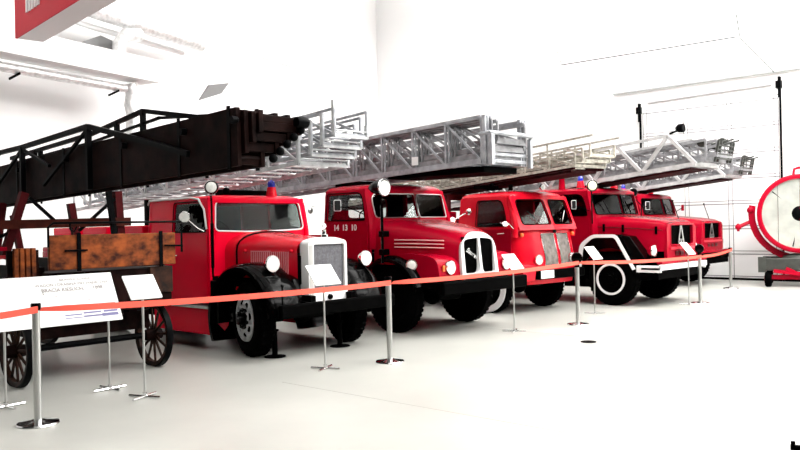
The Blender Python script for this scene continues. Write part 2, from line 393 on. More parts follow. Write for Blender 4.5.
def ladder(T, yc, secs, zp, pitch, m, dia='one', step=.6, rung=.33, name='ladder_section', inner=None, topend=None, k_=1.):
    """nested telescopic sections. sec: (half width, base offset, top offset, x back, x front). zp: z of bottom line at x=0; pitch slope"""
    for i, (hw, b0, t0, xa, xb) in enumerate(secs):
        Z = lambda x, o: zp + pitch*x + o
        s = B(); xe = topend if topend is not None else xb
        for y in (yc-hw, yc+hw):
            s.bar((xa, y, Z(xa, b0)), (xb, y, Z(xb, b0)), .045*k_, .075*k_)
            s.bar((xa, y, Z(xa, t0)), (xe, y, Z(xe, t0)), .04*k_, .05*k_)
            n = max(1, round((xb-xa)/step)); w = (xb-xa)/n
            for k in range(n+1):
                x = xb - k*w
                if dia != 'W': s.bar((x, y, Z(x, b0)), (x, y, Z(x, t0)), .028, .03)
                if dia == 'double' and 0 < k < n: s.bar((x+.06, y, Z(x, b0)), (x+.06, y, Z(x, t0)), .022, .022)
                if k < n:
                    if dia == 'W':
                        xm = x-w/2; s.bar((x, y, Z(x, b0)), (xm, y, Z(xm, t0)), .05, .06); s.bar((xm, y, Z(xm, t0)), (x-w, y, Z(x-w, b0)), .05, .06)
                    else: s.bar((x-w, y, Z(x-w, t0)), (x, y, Z(x, b0)), .022, .03)
        s.bar((xb-.02, yc-hw, Z(xb, b0)), (xb-.02, yc+hw, Z(xb, b0)), .05*k_, .08*k_)
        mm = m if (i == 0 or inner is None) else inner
        o = s.obj(name, mm, T)
        r = B(); k = 0; x = xa+.1
        while x < xb-.04:
            r.tube([(x, yc-hw, Z(x, b0)+.02), (x, yc+hw, Z(x, b0)+.02)], .014, 6); x += rung
        r.obj('rungs', mm, o)
def spot(T, c, d, r, post, m=BLK, lens=LENS, depth=.14):
    o = headlamp(T, c, r, d, m, lens, 'spotlight', depth)
    B().tube(post, .014, 8).obj('spotlight_post', BLK, o)
def mirror(T, c, d, r, arm, round_=True, w=.05, h=.08):
    a = B().tube(arm, .008, 6).obj('side_mirror', CHR if round_ else MBLK, T)
    if round_:
        B().disc_dir(c, d, [(r*.5, -.035), (r, -.01), (r, 0), (r*.95, .002)]).obj('mirror_shell', CHR, a)
        B().disc_dir(c, d, [(r*.9, .0), (r*.9, .005), (.002, .006)]).obj('mirror_glass', LENS, a)
    else:
        d = Vector(d).normalized(); s2 = d.cross(up).normalized(); M = lambda u, v, q: Vector(c)+s2*u+up*v+d*q
        B().plate(rrect(-w, w, -h, h, .02), [], lambda u, v, q: M(u, v, -.02+q), .02).obj('mirror_shell', WHT, a)
        B().plate(rrect(-w*.85, w*.85, -h*.9, h*.9, .015), [], lambda u, v, q: M(u, v, q), .004).obj('mirror_glass', MIR, a)

TG = 'historic fire engines parked side by side'
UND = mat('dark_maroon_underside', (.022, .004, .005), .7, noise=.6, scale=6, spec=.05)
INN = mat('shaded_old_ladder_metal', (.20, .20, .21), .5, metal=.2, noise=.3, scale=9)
exec_parts = []
# ================================================================== truck one: old bonneted engine with silver radiator shell
T1 = thing('fire_truck', 'red fire engine with black rounded wings, tall silver radiator and holed silver front wheel', 'fire engine', (-8.0, 5.69, 0), 0, TG)
def truck_one(T):
    yc = .88
    chassis(T, -6.2, .62, yc, .58, .14)
    axles(T, (0, -3.9), .25, 1.5, .46)
    wheel(T, 0, .0, .25, .46, 'holes', steer=-14); wheel(T, 0, 1.50, 1.75, .46, 'holes', 1, steer=-14)
    for a, b, s2 in ((.0, .24, -1), (.27, .5, -1), (1.26, 1.49, 1), (1.52, 1.76, 1)): wheel(T, -3.9, a, b, .46, 'steel', s2)
    # cab, windscreen one wide pane with pale frame
    cab(T, dict(y=(.0, 1.64), xr=-2.28, xf=-.74, zb=.60, zw=1.50, zt=1.95, rake=.14, crown=.07, zf=.95, single=1, pil=.10, mid=.02, wz=(1.52, 1.91),
        back=0, swin=rpoly([(-1.60, 1.52), (-.82, 1.52), (-.86, 1.72), (-.95, 1.90), (-1.60, 1.90)], [.03, .03, .1, .12, .05]), door=(-1.66, -.78), fm=WHT, fr=.010, m=RED1, rm=RED1))
    B().tube([(-2.28, .02, 1.90), (-2.24, .02, 1.955), (-1.2, .02, 1.965), (-1.0, .018, 1.94), (-.86, .01, 1.80), (-.79, -.004, 1.55)], .014, 6).obj('gutter', WHT, T)
    # bonnet and cowl
    rings = [arch(x, yc, w, .92, zs, zt, e) for x, w, zs, zt, e in ((-.76, .66, 1.26, 1.52, 2.2), (-.60, .56, 1.26, 1.49, 2.4), (-.2, .48, 1.27, 1.45, 2.8), (.38, .37, 1.25, 1.40, 3))]
    bon = B().loft(rings, caps=False, closed=False); bo = bon.obj('bonnet', REDB, T)
    r2 = arch(-.60, yc, .565, .92, 1.26, 1.495, 2.4); B().tube(r2, .014, 6).obj('bonnet_seam', BLK, bo)
    B().box(-.72, .38, yc-.36, yc+.36, .85, 1.2).obj('engine_block', MBLK, T)
    lm_ = mat('louvre_reflection_red', (.62, .20, .22), .3)  # pale tone stands for reflections on the red slats
    for s2 in (-1, 1):
        lv = B()
        for k in range(19):
            x = -.36 + k*.033; t = (x+.6)/.98; hw = .56 - .19*t
            lv.bar((x, yc+s2*(hw-.002), .96), (x+.004, yc+s2*(hw-.008), 1.25), .016, .022, up=(0, s2, 0))
        lv.bar((-.37, yc+s2*.51, 1.255), (.26, yc+s2*.385, 1.255), .01, .012).obj('louvres', lm_, T, label='upright louvres with pale reflections painted in')
    for x in (-.45, .3):
        t = (x+.6)/.98; B().ball((x, yc-(.575-.19*t), 1.26), .025).obj('bonnet_catch', REDB, T)
    # scuttle sides below the windscreen
    B().box(-.78, -.60, .30, 1.46, .75, 1.28).obj('scuttle', RED1, T, .04)
    # radiator
    y0, y1 = .57, 1.20
    sh = B()
    out = rpoly([(y0, .60), (y1, .60), (y1, 1.37), (yc+.12, 1.42), (yc-.12, 1.42), (y0, 1.37)], [.10, .10, .05, .1, .1, .05])
    inn = rpoly([(y0+.085, .76), (y1-.04, .76), (y1-.04, 1.335), (y0+.085, 1.335)], .02)
    sh.plate(out, [inn], lambda u, v, w: (.52-w, u, v), .16); sh.obj('radiator_shell', WHT, T, .012, 'tall pale radiator surround')
    g = B()
    g.box(.41, .49, y0+.05, y1-.02, .74, 1.35); g.obj('radiator_mesh', GRY, T)
    sp = B()
    for k in range(1, 24): sp.box(.488, .492, y0+.085+k*.0212, y0+.087+k*.0212, .77, 1.33)
    sp.obj('radiator_fins', GPAN, T)
    B().plate(rrect(y0+.012, y0+.07, .66, 1.33, .01), [], lambda u, v, w: (.521+w, u, v), .004).obj('radiator_trim', STEEL, T)
    B().lathe([(.05, 0), (.05, .03), (.03, .04), (.025, .07), (.03, .09), (.002, .1)], (.46, yc, 1.42), 'z', 18).disc_dir((.46, yc, 1.56), (1, 0, .2), [(.03, -.01), (.035, 0), (.03, .01)]).obj('radiator_cap', CHR, T)
    B().lathe([(.035, 0), (.03, .03), (.002, .035)], (.52, yc+.02, .68), 'x', 14).obj('crank_hole_cover', MBLK, T)
    # wings
    fender(T, -.02, .44, lambda a: .64+.06*max(0, -cos(a))-.05*max(0, cos(a)), -.06, .44, 205, 6, BLK, crown=.05)
    fender(T, -.02, .44, lambda a: .64+.06*max(0, -cos(a))-.05*max(0, cos(a)), 1.32, 1.82, 205, 6, BLK, crown=.05)
    for ya, yb in ((.42, .5), (1.26, 1.34)): B().plate([(.50, .62), (.40, .92), (0, 1.06), (-.5, .93), (-.74, .50), (-.62, .50), (-.45, .80), (0, .98), (.32, .86), (.42, .6)], [], lambda u, v, w: (u, ya+w, v), yb-ya).obj('inner_wing', BLK, T)
    # running board with silver edge
    for ya, yb, s2 in ((-.04, .30, -1), (1.46, 1.8, 1)):
        rb = B().box(-2.12, -.70, ya, yb, .535, .565).obj('running_board', SILB, T, label='silver edged step')
        B().box(-2.12, -.72, ya+(.03 if s2 < 0 else .0), ya+.3, .20, .533).obj('step_box', RED1, T, .015)
        B().box(-.74, -.58, ya+.04, ya+.3, .36, .9).obj('splash_board', BLK, T, .01)
    # bumper
    B().box(.68, .76, -.04, 1.82, .50, .66).obj('bumper', MBLK, T, .02)
    for y in (.45, 1.3): B().bar((.4, y, .62), (.7, y, .6), .05, .1).obj('bumper_bracket', MBLK, T)
    # lamps on stalks
    for y in (.16, 1.70):
        headlamp(T, (.34, y, 1.12), .098, (1, 0, 0), CHR)
        B().tube([(.28, y, 1.02), (.26, y, .9)], .018).obj('headlamp_stalk', BLK, T)
    B().tube([(.70, .02, .62), (.70, .02, .86)], .01).ball((.70, .02, .88), .02).obj('width_marker', BLK, T)
    # spotlight pole, mirror, beacon
    spot(T, (-.59, -.05, 2.07), (.75, -.6, .02), .085, [(-.64, -.02, .95), (-.64, -.02, 1.9), (-.62, -.04, 1.97)], m=CHR, depth=.1)
    B().tube([(-.64, -.02, 1.06), (-.64, -.02, 1.62)], .022).obj('pole', BLK, T)
    mirror(T, (-1.02, -.18, 1.71), (.75, -.65, 0), .072, [(-.82, .03, 1.50), (-.9, -.06, 1.56), (-1.02, -.15, 1.69)])
    beacon(T, (-.98, 1.18, 2.02), 1.05)
    B().box(-1.35, -1.2, .5, 1.3, 2.0, 2.08).ball((-1.0, .45, 2.05), .05).obj('roof_horn', MBLK, T, .02)
    rear_body(T, -6.0, -2.3, .05, 1.75, 1.30)
    B().box(-2.5, -2.2, .3, 1.45, 1.2, 1.9).box(-2.9, -2.8, .3, .38, 1.2, 2.0).box(-2.9, -2.8, 1.3, 1.38, 1.2, 2.0).obj('ladder_rest', MBLK, T)
    for k in range(3): B().box(-5.6+k*1.1, -4.8+k*1.1, .1, .5, 1.30, 1.62).obj('equipment_box', RED1, T, .02)
    secs = [(.40, 0, .42, -5.6, .50), (.355, .085, .48, -5.3, .68), (.31, .175, .54, -5.0, .84), (.265, .275, .58, -4.7, 1.0)]
    ladder(T, .87, secs, 2.29, .066, SILB, step=.62, inner=SIL, k_=.6)
    e = B()
    for hw, b0, t0, xa, xb in secs:
        z = 2.29 + .066*xb + b0
        e.box(xb-.03, xb+.01, .87-hw, .87+hw, z-.03, z+.0).box(xb-.03, xb+.01, .87-hw, .87+hw, z+.05, z+.065)
        e.box(xb-.03, xb+.01, .87-hw-.02, .87-hw+.02, z, z+t0-b0+.1*(b0 > .2)).box(xb-.03, xb+.01, .87+hw-.02, .87+hw+.02, z-.02, z+.14)
    e.obj('ladder_end_frame', SILB, T)
truck_one(T1)
for i, (x, y) in enumerate(((.28, .22), (.30, 1.25))):
    js = tag(B().lathe([(.13, 0), (.13, .012), (.035, .02), (.03, .30), (.05, .31), (.05, .33), (.022, .33), (.022, .46), (.06, .47), (.06, .50)], (-8.0+x, 5.69+y, 0), 'z', 16).obj('jack_stand', MBLK),
        ('black jack stand beside the holed silver front wheel', 'black jack stand under the bumper behind the second small card stand')[i], 'jack stand', 'jack stands under the first fire engine')

# ================================================================== truck two: numbered engine
T2 = thing('fire_truck', 'red fire engine numbered 14 13 10 with split black grille in a white surround', 'fire engine', (-8.04, 8.23, 0), 0, TG)
def truck_two(T):
    yc = .94
    chassis(T, -6.0, .85, yc, .62, .14)
    axles(T, (0, -3.7), .25, 1.6, .47)
    wheel(T, 0, 0, .25, .48); wheel(T, 0, 1.60, 1.85, .48, 'steel', 1)
    for a, b, s2 in ((.0, .24, -1), (.27, .5, -1), (1.36, 1.6, 1), (1.62, 1.86, 1)): wheel(T, -3.7, a, b, .48, 'steel', s2)
    cab(T, dict(y=(-.03, 1.83), xr=-1.39, xf=-.36, zb=.80, zw=1.62, zt=2.09, rake=.28, V=.16, crown=.12, zf=1.2, pil=.09, mid=.015, wz=(1.67, 2.02), wr=[.06, .03, .04, .12],
        swin=rpoly([(-1.30, 1.64), (-.46, 1.64), (-.50, 1.85), (-.56, 2.04), (-1.30, 2.04)], [.04, .03, .1, .12, .05]), door=(-1.33, -.40), m=RED, fm=STEEL, fr=.008))
    text('14  13  10', .125, WHT, T, frame((-.87, -.050, 1.485), (1, 0, 0), (0, 0, 1)), name='number', bold=.002)
    # long nose: upper bonnet and lower full-width front
    rings = [arch(x, yc, w, .98, zs, zt, e) for x, w, zs, zt, e in ((-.38, .86, 1.40, 1.66, 3.2), (-.1, .83, 1.38, 1.62, 3), (.3, .74, 1.34, 1.56, 2.8), (.62, .60, 1.28, 1.49, 2.6), (.80, .47, 1.22, 1.43, 2.5), (.88, .43, 1.18, 1.38, 2.5))]
    B().loft(rings, caps=False, closed=False).obj('bonnet', RED, T)
    B().box(-.36, .8, yc-.4, yc+.4, .8, 1.2).obj('engine_block', MBLK, T)
    WP = rpoly([(-.36, .98), (-.1, 1.12), (.25, 1.14), (.70, 1.12), (.86, 1.05), (.90, .80), (.52, .78), (.46, .98)], [.02, .05, .1, .14, .08, .06, .02, .1])
    B().plate(WP, [], lambda u, v, w: (u, .06+w, v), .5).obj('front_wing', RED, T, .03); B().plate(WP, [], lambda u, v, w: (u, 1.82-w, v), .5).obj('front_wing', RED, T, .03)
    for k in range(3):
        z = 1.335-.052*k; L = [(.0, .815, z), (.25, .765, z-.004), (.5, .675, z-.01), (.72, .56, z-.02)]
        for s2 in (-1, 1): B().tube([(x, yc+s2*(w+.006), q) for x, w, q in L], .010, 6).obj('bonnet_vent', mat('pinkish_trim', (.62, .30, .30), .3), T, label='pale horizontal vent strip')
    # grille
    a, b = .52, 1.36
    out = rpoly([(a, .80), (b, .80), (b-.02, 1.30), (yc+.14, 1.43), (yc-.14, 1.43), (a+.02, 1.30)], [.03, .03, .14, .2, .2, .14])
    L = rpoly([(a+.07, .84), (yc-.03, .84), (yc-.02, 1.35), (a+.08, 1.32)], [.03, .08, .03, .08]); Rr = rpoly([(yc+.03, .84), (b-.07, .84), (b-.08, 1.32), (yc+.02, 1.35)], [.08, .03, .08, .03])
    B().plate(out, [L, Rr], lambda u, v, w: (.955-.10*(v-.8)-w-.04*abs(u-yc), u, v), .12).obj('grille_surround', WHT, T, .008, 'white grille surround')
    gr = B()
    for (ya, yb) in ((a+.06, yc-.02), (yc+.02, b-.06)): gr.box(.86, .875, ya, yb, .83, 1.36)
    n = 30
    for k in range(n):
        z = .85+.48*k/(n-1); gr.box(.87, .88, a+.07, b-.07, z, z+.006)
    gr.obj('grille', MBLK, T)
    text('Saurer', .105, CHR, T, frame((.925, a+.085, 1.16), (0, 1, -.52), (0, .3, 1)), name='badge', align='LEFT', shear=.4)
    for y, s2 in ((.29, -1), (1.59, 1)):
        headlamp(T, (.90, y, .945), .095, (1, 0, 0), RED)
    headlamp(T, (.42, .02, .985), .08, (.6, -.75, 0), BLK, name='fog_lamp')
    B().box(.885, .91, .13, .165, .90, .98).obj('indicator', ORG, T)
    B().box(.98, 1.06, -.04, 1.92, .58, .76).obj('bumper', MBLK, T, .02)
    B().box(.5, .98, .05, 1.83, .66, .74).obj('bumper_apron', MBLK, T)
    fender(T, -.0, .47, .60, -.06, .40, 200, 20, BLK, crown=.05); fender(T, -.0, .47, .60, 1.48, 1.94, 200, 20, BLK, crown=.05)
    spot(T, (.08, -.16, 2.09), (1, .06, .0), .12, [(-.07, -.06, 1.0), (-.07, -.06, 1.88), (-.02, -.12, 1.98)], m=BLK, depth=.27)
    B().tube([(-.07, -.06, 1.0), (-.07, -.06, 1.85)], .022).obj('pole', BLK, T)
    for z in (1.12, 1.38): B().box(-.12, -.04, -.09, .06, z, z+.09).obj('pole_clamp', BLK, T, .01)
    mirror(T, (-.86, -.20, 1.86), (.75, -.65, 0), .05, [(-.50, .0, 1.72), (-.7, -.1, 1.82), (-.86, -.18, 1.84)], False, .055, .085)
    mirror(T, (-.22, 2.12, 1.74), (-.6, .5, 0), .05, [(-.34, 1.9, 1.62), (-.28, 2.05, 1.70), (-.22, 2.12, 1.74)], True)
    B().tube([(-1.40, -.10, 1.86), (-1.45, -.2, 1.87)], .012).ball((-1.46, -.22, 1.80), .05, (.5, 1, 1)).obj('marker_arm', STEEL, T)
    rear_body(T, -6.0, -1.6, .05, 1.85, 1.25)
    B().box(-1.62, -1.46, .45, .55, 1.25, 2.26).box(-1.62, -1.46, 1.25, 1.35, 1.25, 2.26).box(-1.62, -1.46, .45, 1.35, 2.18, 2.28).obj('ladder_rest', MBLK, T)
    for x0, x1, y0, y1, z0, z1 in ((-2.3, -1.7, .1, .4, 1.25, 1.42), (-3.2, -2.5, .1, .5, 1.25, 1.38)): B().box(x0, x1, y0, y1, z0, z1).obj('equipment_box', RED, T, .02)
    secs = [(.47, 0, .60, -5.6, 1.38), (.42, .08, .58, -5.4, 1.43), (.37, .17, .56, -5.1, 1.48), (.32, .27, .53, -4.8, 1.54)]
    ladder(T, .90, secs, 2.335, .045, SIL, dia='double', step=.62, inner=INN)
    e = B(); z0 = 2.335+.045*1.4
    for k in range(4): e.box(1.42, 1.47, .46, 1.34, z0-.02+.095*k, z0+.03+.095*k)
    for y in (.43, .49, .55, 1.25, 1.31, 1.37): e.box(1.40, 1.46, y-.018, y+.018, z0-.05, z0+.62)
    e.tube([(1.36, .41, z0+.36), (1.52, .43, z0+.38), (1.62, .7, z0+.36), (1.66, .9, z0+.36), (1.60, 1.3, z0+.36), (1.50, 1.42, z0+.36)], .03, 8)
    e.box(1.48, 1.56, .42, .50, z0-.06, z0+.36).box(1.48, 1.54, 1.36, 1.42, z0-.08, z0+.34)
    e.obj('ladder_end_frame', SIL, T, .006)
    B().box(-.5, 1.35, .50, 1.30, z0-.15, z0-.06).obj('ladder_underside', MBLK, T, .02)
    B().box(.1, .22, .415, .425, z0+.02, z0+.14).obj('ladder_plate', WHT, T)
truck_two(T2)

# ================================================================== truck three: rounded cab-over
T3 = thing('fire_truck', 'red snub-nosed fire engine with two worn grey grille panels and a white number plate', 'fire engine', (-8.42, 11.04, 0), -5, TG)
def truck_three(T):
    yc, hw = .82, .83
    chassis(T, -5.8, .7, yc, .55, .12); axles(T, (0, -3.5), .25, 1.4, .43)
    wheel(T, -.02, .0, .22, .44, 'steel', -1, (.96, .72)); wheel(T, -.02, 1.42, 1.64, .44, 'steel', 1, (.93, .78))
    for a, b, s2 in ((.0, .22, -1), (1.42, 1.64, 1)): wheel(T, -3.5, a, b, .44, 'steel', s2)
    fxz = lambda z: .70 + .13*math.exp(-((z-.85)/.42)**2) + (.0 if z < 1.45 else -(z-1.45)*.36)
    def ring(z, hw_=hw, off=0, x0=-.68):
        pts = []; n = 26; X = fxz(z)
        pts.append((x0, yc-hw_-off, z))
        pts.append((.2, yc-hw_-off, z))
        for k in range(n+1):
            t = -pi/2 + pi*k/n; c, s2 = abs(cos(t)), sin(t)
            pts.append((.25 + (X-.25+off)*c**(2/3.4), yc + (hw_+off)*math.copysign(abs(s2)**(2/3.4), s2), z))
        pts.append((.2, yc+hw_+off, z)); pts.append((x0, yc+hw_+off, z)); return pts
    # lower nose with wheel arch cut: two lofts, above and ahead of the arch
    B().loft([ring(z) for z in (.90, 1.0, 1.15, 1.3, 1.42, 1.49)], caps=False, closed=False).obj('nose', REDB, T)
    def fr(z):
        return [p for p in ring(z) if p[0] > .42]
    B().loft([fr(z) for z in (.50, .56, .66, .78, .905)], caps=False, closed=False).obj('front_apron', REDB, T)
    for y, d in ((yc-hw, 1), (yc+hw, -1)):
        B().plate([(-.68, .55), (-.52, .55), (-.48, .80), (-.28, .98), (.0, 1.02), (.28, .98), (.46, .80), (.50, .55), (.5, 1.05), (-.68, 1.05)], [], lambda u, v, w: (u, y+d*w+d*.002, v), .03).obj('wheel_arch', RED, T)
    # upper cab
    y0, y1 = yc-hw, yc+hw
    xz = lambda z: fxz(1.48) - .02 - (z-1.48)*.40
    sw = rpoly([(-.24, 1.50), (.46, 1.50), (.40, 1.72), (.30, 1.93), (-.24, 1.93)], [.03, .03, .1, .1, .05])
    sh = B(); tum = lambda v: .16*max(0, v-1.48)**1.2
    for y, d in ((y0, 1), (y1, -1)):
        sh.plate(rpoly([(-.68, 1.4), (.62, 1.4), (xz(1.5)-.10, 1.5), (xz(2.0)-.08, 2.0), (-.66, 2.0)], [0, 0, 0, .05, .05]), [sw], lambda u, v, w, y=y, d=d: (u, y+d*(w+tum(v)), v), .035)
        B().plate(grow(sw, .006), [], lambda u, v, w, y=y, d=d: (u, y+d*(.014+w+tum(v)), v), .005).obj('side_window', GLS, T)
        B().tube([(u, y-d*.002+d*tum(v), v) for u, v in grow(sw, .008)], .010, 6, True).obj('window_rubber', MBLK, T)
        dr = B().plate(rpoly([(-.30, .95), (.56, .95), (.56, 1.44), (-.30, 1.44)], .03), [], lambda u, v, w, y=y, d=d: (u, y-d*(.014-w), v), .012).obj('door', RED, T)
        B().tube([(.30, y-d*.012, 1.36), (.30, y-d*.05, 1.36), (.45, y-d*.05, 1.37)], .010, 8).obj('door_handle', CHR, dr)
    fxx = lambda u, v: xz(v) + .13*(1-abs(u-yc)/hw)
    for s2 in (-1, 1):
        a, b = (y0+.05, yc) if s2 < 0 else (yc, y1-.05)
        q0, q1 = (a+.10, yc-.05) if s2 < 0 else (yc+.05, b-.10)
        pl = rpoly([(q0, 1.52), (q1, 1.52), (q1-(.02 if s2 < 0 else 0), 1.93), (q0+(.0 if s2 < 0 else .02), 1.93)], [.06, .04, .05, .07])
        sh.plate([(a, 1.42), (b, 1.42), (b, 2.0), (a, 2.0)], [pl], lambda u, v, w: (fxx(u, v)-w, u, v), .035)
        ws = B().plate(grow(pl, .006), [], lambda u, v, w: (fxx(u, v)-.016-w, u, v), .005).obj('windscreen', GLS, T)
        B().tube([(fxx(u, v)+.002, u, v) for u, v in grow(pl, .006)], .011, 6, True).obj('windscreen_rubber', MBLK, ws)
        B().bar((fxx(yc+s2*.3, 1.54)+.02, yc+s2*.3, 1.54), (fxx(yc+s2*.5, 1.75)+.02, yc+s2*.52, 1.74), .012).obj('wiper', CHR, T)
    for y, d in ((y0, 1), (y1, -1)):
        sh.tube([(.60, y+d*.04, 1.30), (xz(1.5)-.05, y+d*.045, 1.48), (xz(2)-.04, y+d*(.06+tum(2)), 2.0)], .055, 12)
    sh.plate([(y0+.03, .9), (y1-.03, .9), (y1-.1, 2.0), (y0+.1, 2.0)], [], lambda u, v, w: (-.66+w, u, v), .03)
    sh.obj('cab', REDB, T)
    dome(plan(-.70, xz(2)+.0, hw-.07, hw-.09, yc, .12, .2), 1.99, .12, e=2.5).obj('roof', REDB, T)
    B().box(-.55, -.3, y0+.1, y1-.1, .95, 1.35).box(-.6, -.5, y0+.1, y1-.1, 1.3, 1.55).obj('bench_seat', SEAT, T, .03)
    B().tube([(.28-.06*sin(2*pi*k/20), y0+.42+.19*cos(2*pi*k/20), 1.50+.17*sin(2*pi*k/20)) for k in range(20)], .012, 6, True).tube([(.28, y0+.42, 1.5), (.5, y0+.42, 1.1)], .018).obj('steering_wheel', MBLK, T)
    B().box(.42, .6, y0+.1, y1-.1, 1.25, 1.44).obj('dashboard', MBLK, T)
    # grey panels following the nose
    for ya, yb, tp in ((.54, .88, .06), (.96, 1.30, .06)):
        vs = []; n, m2 = 8, 10
        for i in range(m2+1):
            z = .80+.55*i/m2
            for k in range(n+1):
                y = ya+(yb-ya)*k/n; u = (y-yc)/hw; vs.append((.25+(fxz(z)-.25)*(1-abs(u)**3.4)**(1/3.4)+.010, y, z))
        B().add(vs, [(i*(n+1)+k, i*(n+1)+k+1, (i+1)*(n+1)+k+1, (i+1)*(n+1)+k) for i in range(m2) for k in range(n)]).obj('grille_panel', GPAN, T, label='worn grey metal grille panel')
        B().tube([(vs[k][0]+.002, vs[k][1], vs[k][2]) for k in [i for i in range(n+1)] + [(i+1)*(n+1)+n for i in range(m2-1)] + [m2*(n+1)+n-i for i in range(n+1)] + [(m2-1-i)*(n+1) for i in range(m2-1)]], .006, 6, True).obj('grille_trim', CHR, T)
    B().lathe([(.03, .0), (.03, .03), (.002, .035)], (fxz(1.36)+.0, .92, 1.385), 'x', 12).obj('nose_badge', BLK, T)
    for y in (.36, 1.28):
        u = abs(y-yc)/hw; headlamp(T, (.25+(fxz(.92)-.25)*(1-u**3.4)**(1/3.4)+.03, y, .92), .085, (1, (y-yc)*.25, 0), REDB, depth=.1)
    for y in (.13, 1.52):
        B().lathe([(.035, .0), (.032, .03), (.002, .045)], (.66, y, 1.34), 'x', 14).obj('indicator', ORG, T)
    B().box(.85, .87, .38, .72, .60, .73).obj('number_plate', PAPER, T, label='blank white plate under the rope')
    B().box(.74, .86, .34, 1.62, .58, .74).obj('bumper', MBLK, T, .02)
    B().plate(rpoly([(.44, .5), (.60, .5), (.80, .56), (.82, .84), (.5, .9)], .04), [], lambda u, v, w: (u, -.02+w, v), .32).obj('front_wing', REDB, T, .03)
    B().lathe([(.04, 0), (.04, .02), (.01, .03)], (.62, -.02, .56), 'y', 12).obj('tow_eye', SILB, T)
    # roof gear
    B().box(-.2, .12, .24, .3, 2.12, 2.15).bar((-.05, .27, 2.13), (-.12, .27, 2.24), .05).bar((-.5, .27, 2.20), (.02, .27, 2.16), .07).obj('roof_clamp', MBLK, T)
    B().box(.30, .36, .24, .3, 2.10, 2.20).obj('roof_bracket', MBLK, T, .01)
    headlamp(T, (.50, .92, 2.16), .05, (1, -.2, 0), CHR, name='small_roof_lamp', depth=.08)
    mirror(T, (-.62, -.20, 1.62), (.4, -.2, .1), .05, [(-.66, .0, 1.60), (-.62, -.18, 1.62)], True)
    mirror(T, (.55, -.14, 1.53), (.75, -.6, .6), .05, [(.46, .0, 1.48), (.42, -.12, 1.56), (.62, -.14, 1.54), (.62, -.02, 1.45)], True)
    rear_body(T, -5.6, -.9, .02, 1.62, 1.30)
    B().box(-1.9, -1.2, .15, .5, 1.3, 1.78).box(-1.75, -1.6, .25, .4, 1.7, 2.06).obj('pump_housing', RED, T, .02)
    B().box(-1.5, -1.3, .35, .45, 1.3, 2.1).box(-1.5, -1.3, 1.2, 1.3, 1.3, 2.1).box(-1.5, -1.3, .35, 1.3, 2.0, 2.1).obj('ladder_rest', DRED, T)
    secs = [(.42, 0, .20, -4.6, 1.58), (.38, .07, .26, -4.4, 1.70), (.34, .14, .32, -4.2, 1.82)]
    ladder(T, .82, secs, 2.33, .075, DIRTY, step=.5, rung=.3, k_=.6)
    u = B(); Z = lambda x, o: 2.33+.075*x+o
    for y in (.42, 1.22):
        for a, b in ((-4.5, 1.55),): u.bar((a, y, Z(a, -.01)), (b, y, Z(b, -.01)), .05, .09)
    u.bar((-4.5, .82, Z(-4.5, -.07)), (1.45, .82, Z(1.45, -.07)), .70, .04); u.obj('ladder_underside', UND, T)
    for y in (.44, 1.2):
        rr = B().bar((-.4, y, Z(-.4, .44)), (1.9, y, Z(1.9, .44)), .03)
        for x in (.0, .5, 1.0): rr.bar((x, y, Z(x, 0)), (x, y, Z(x, .44)), .024)
        rr.obj('ladder_handrail', DIRTY, T)
truck_three(T3)

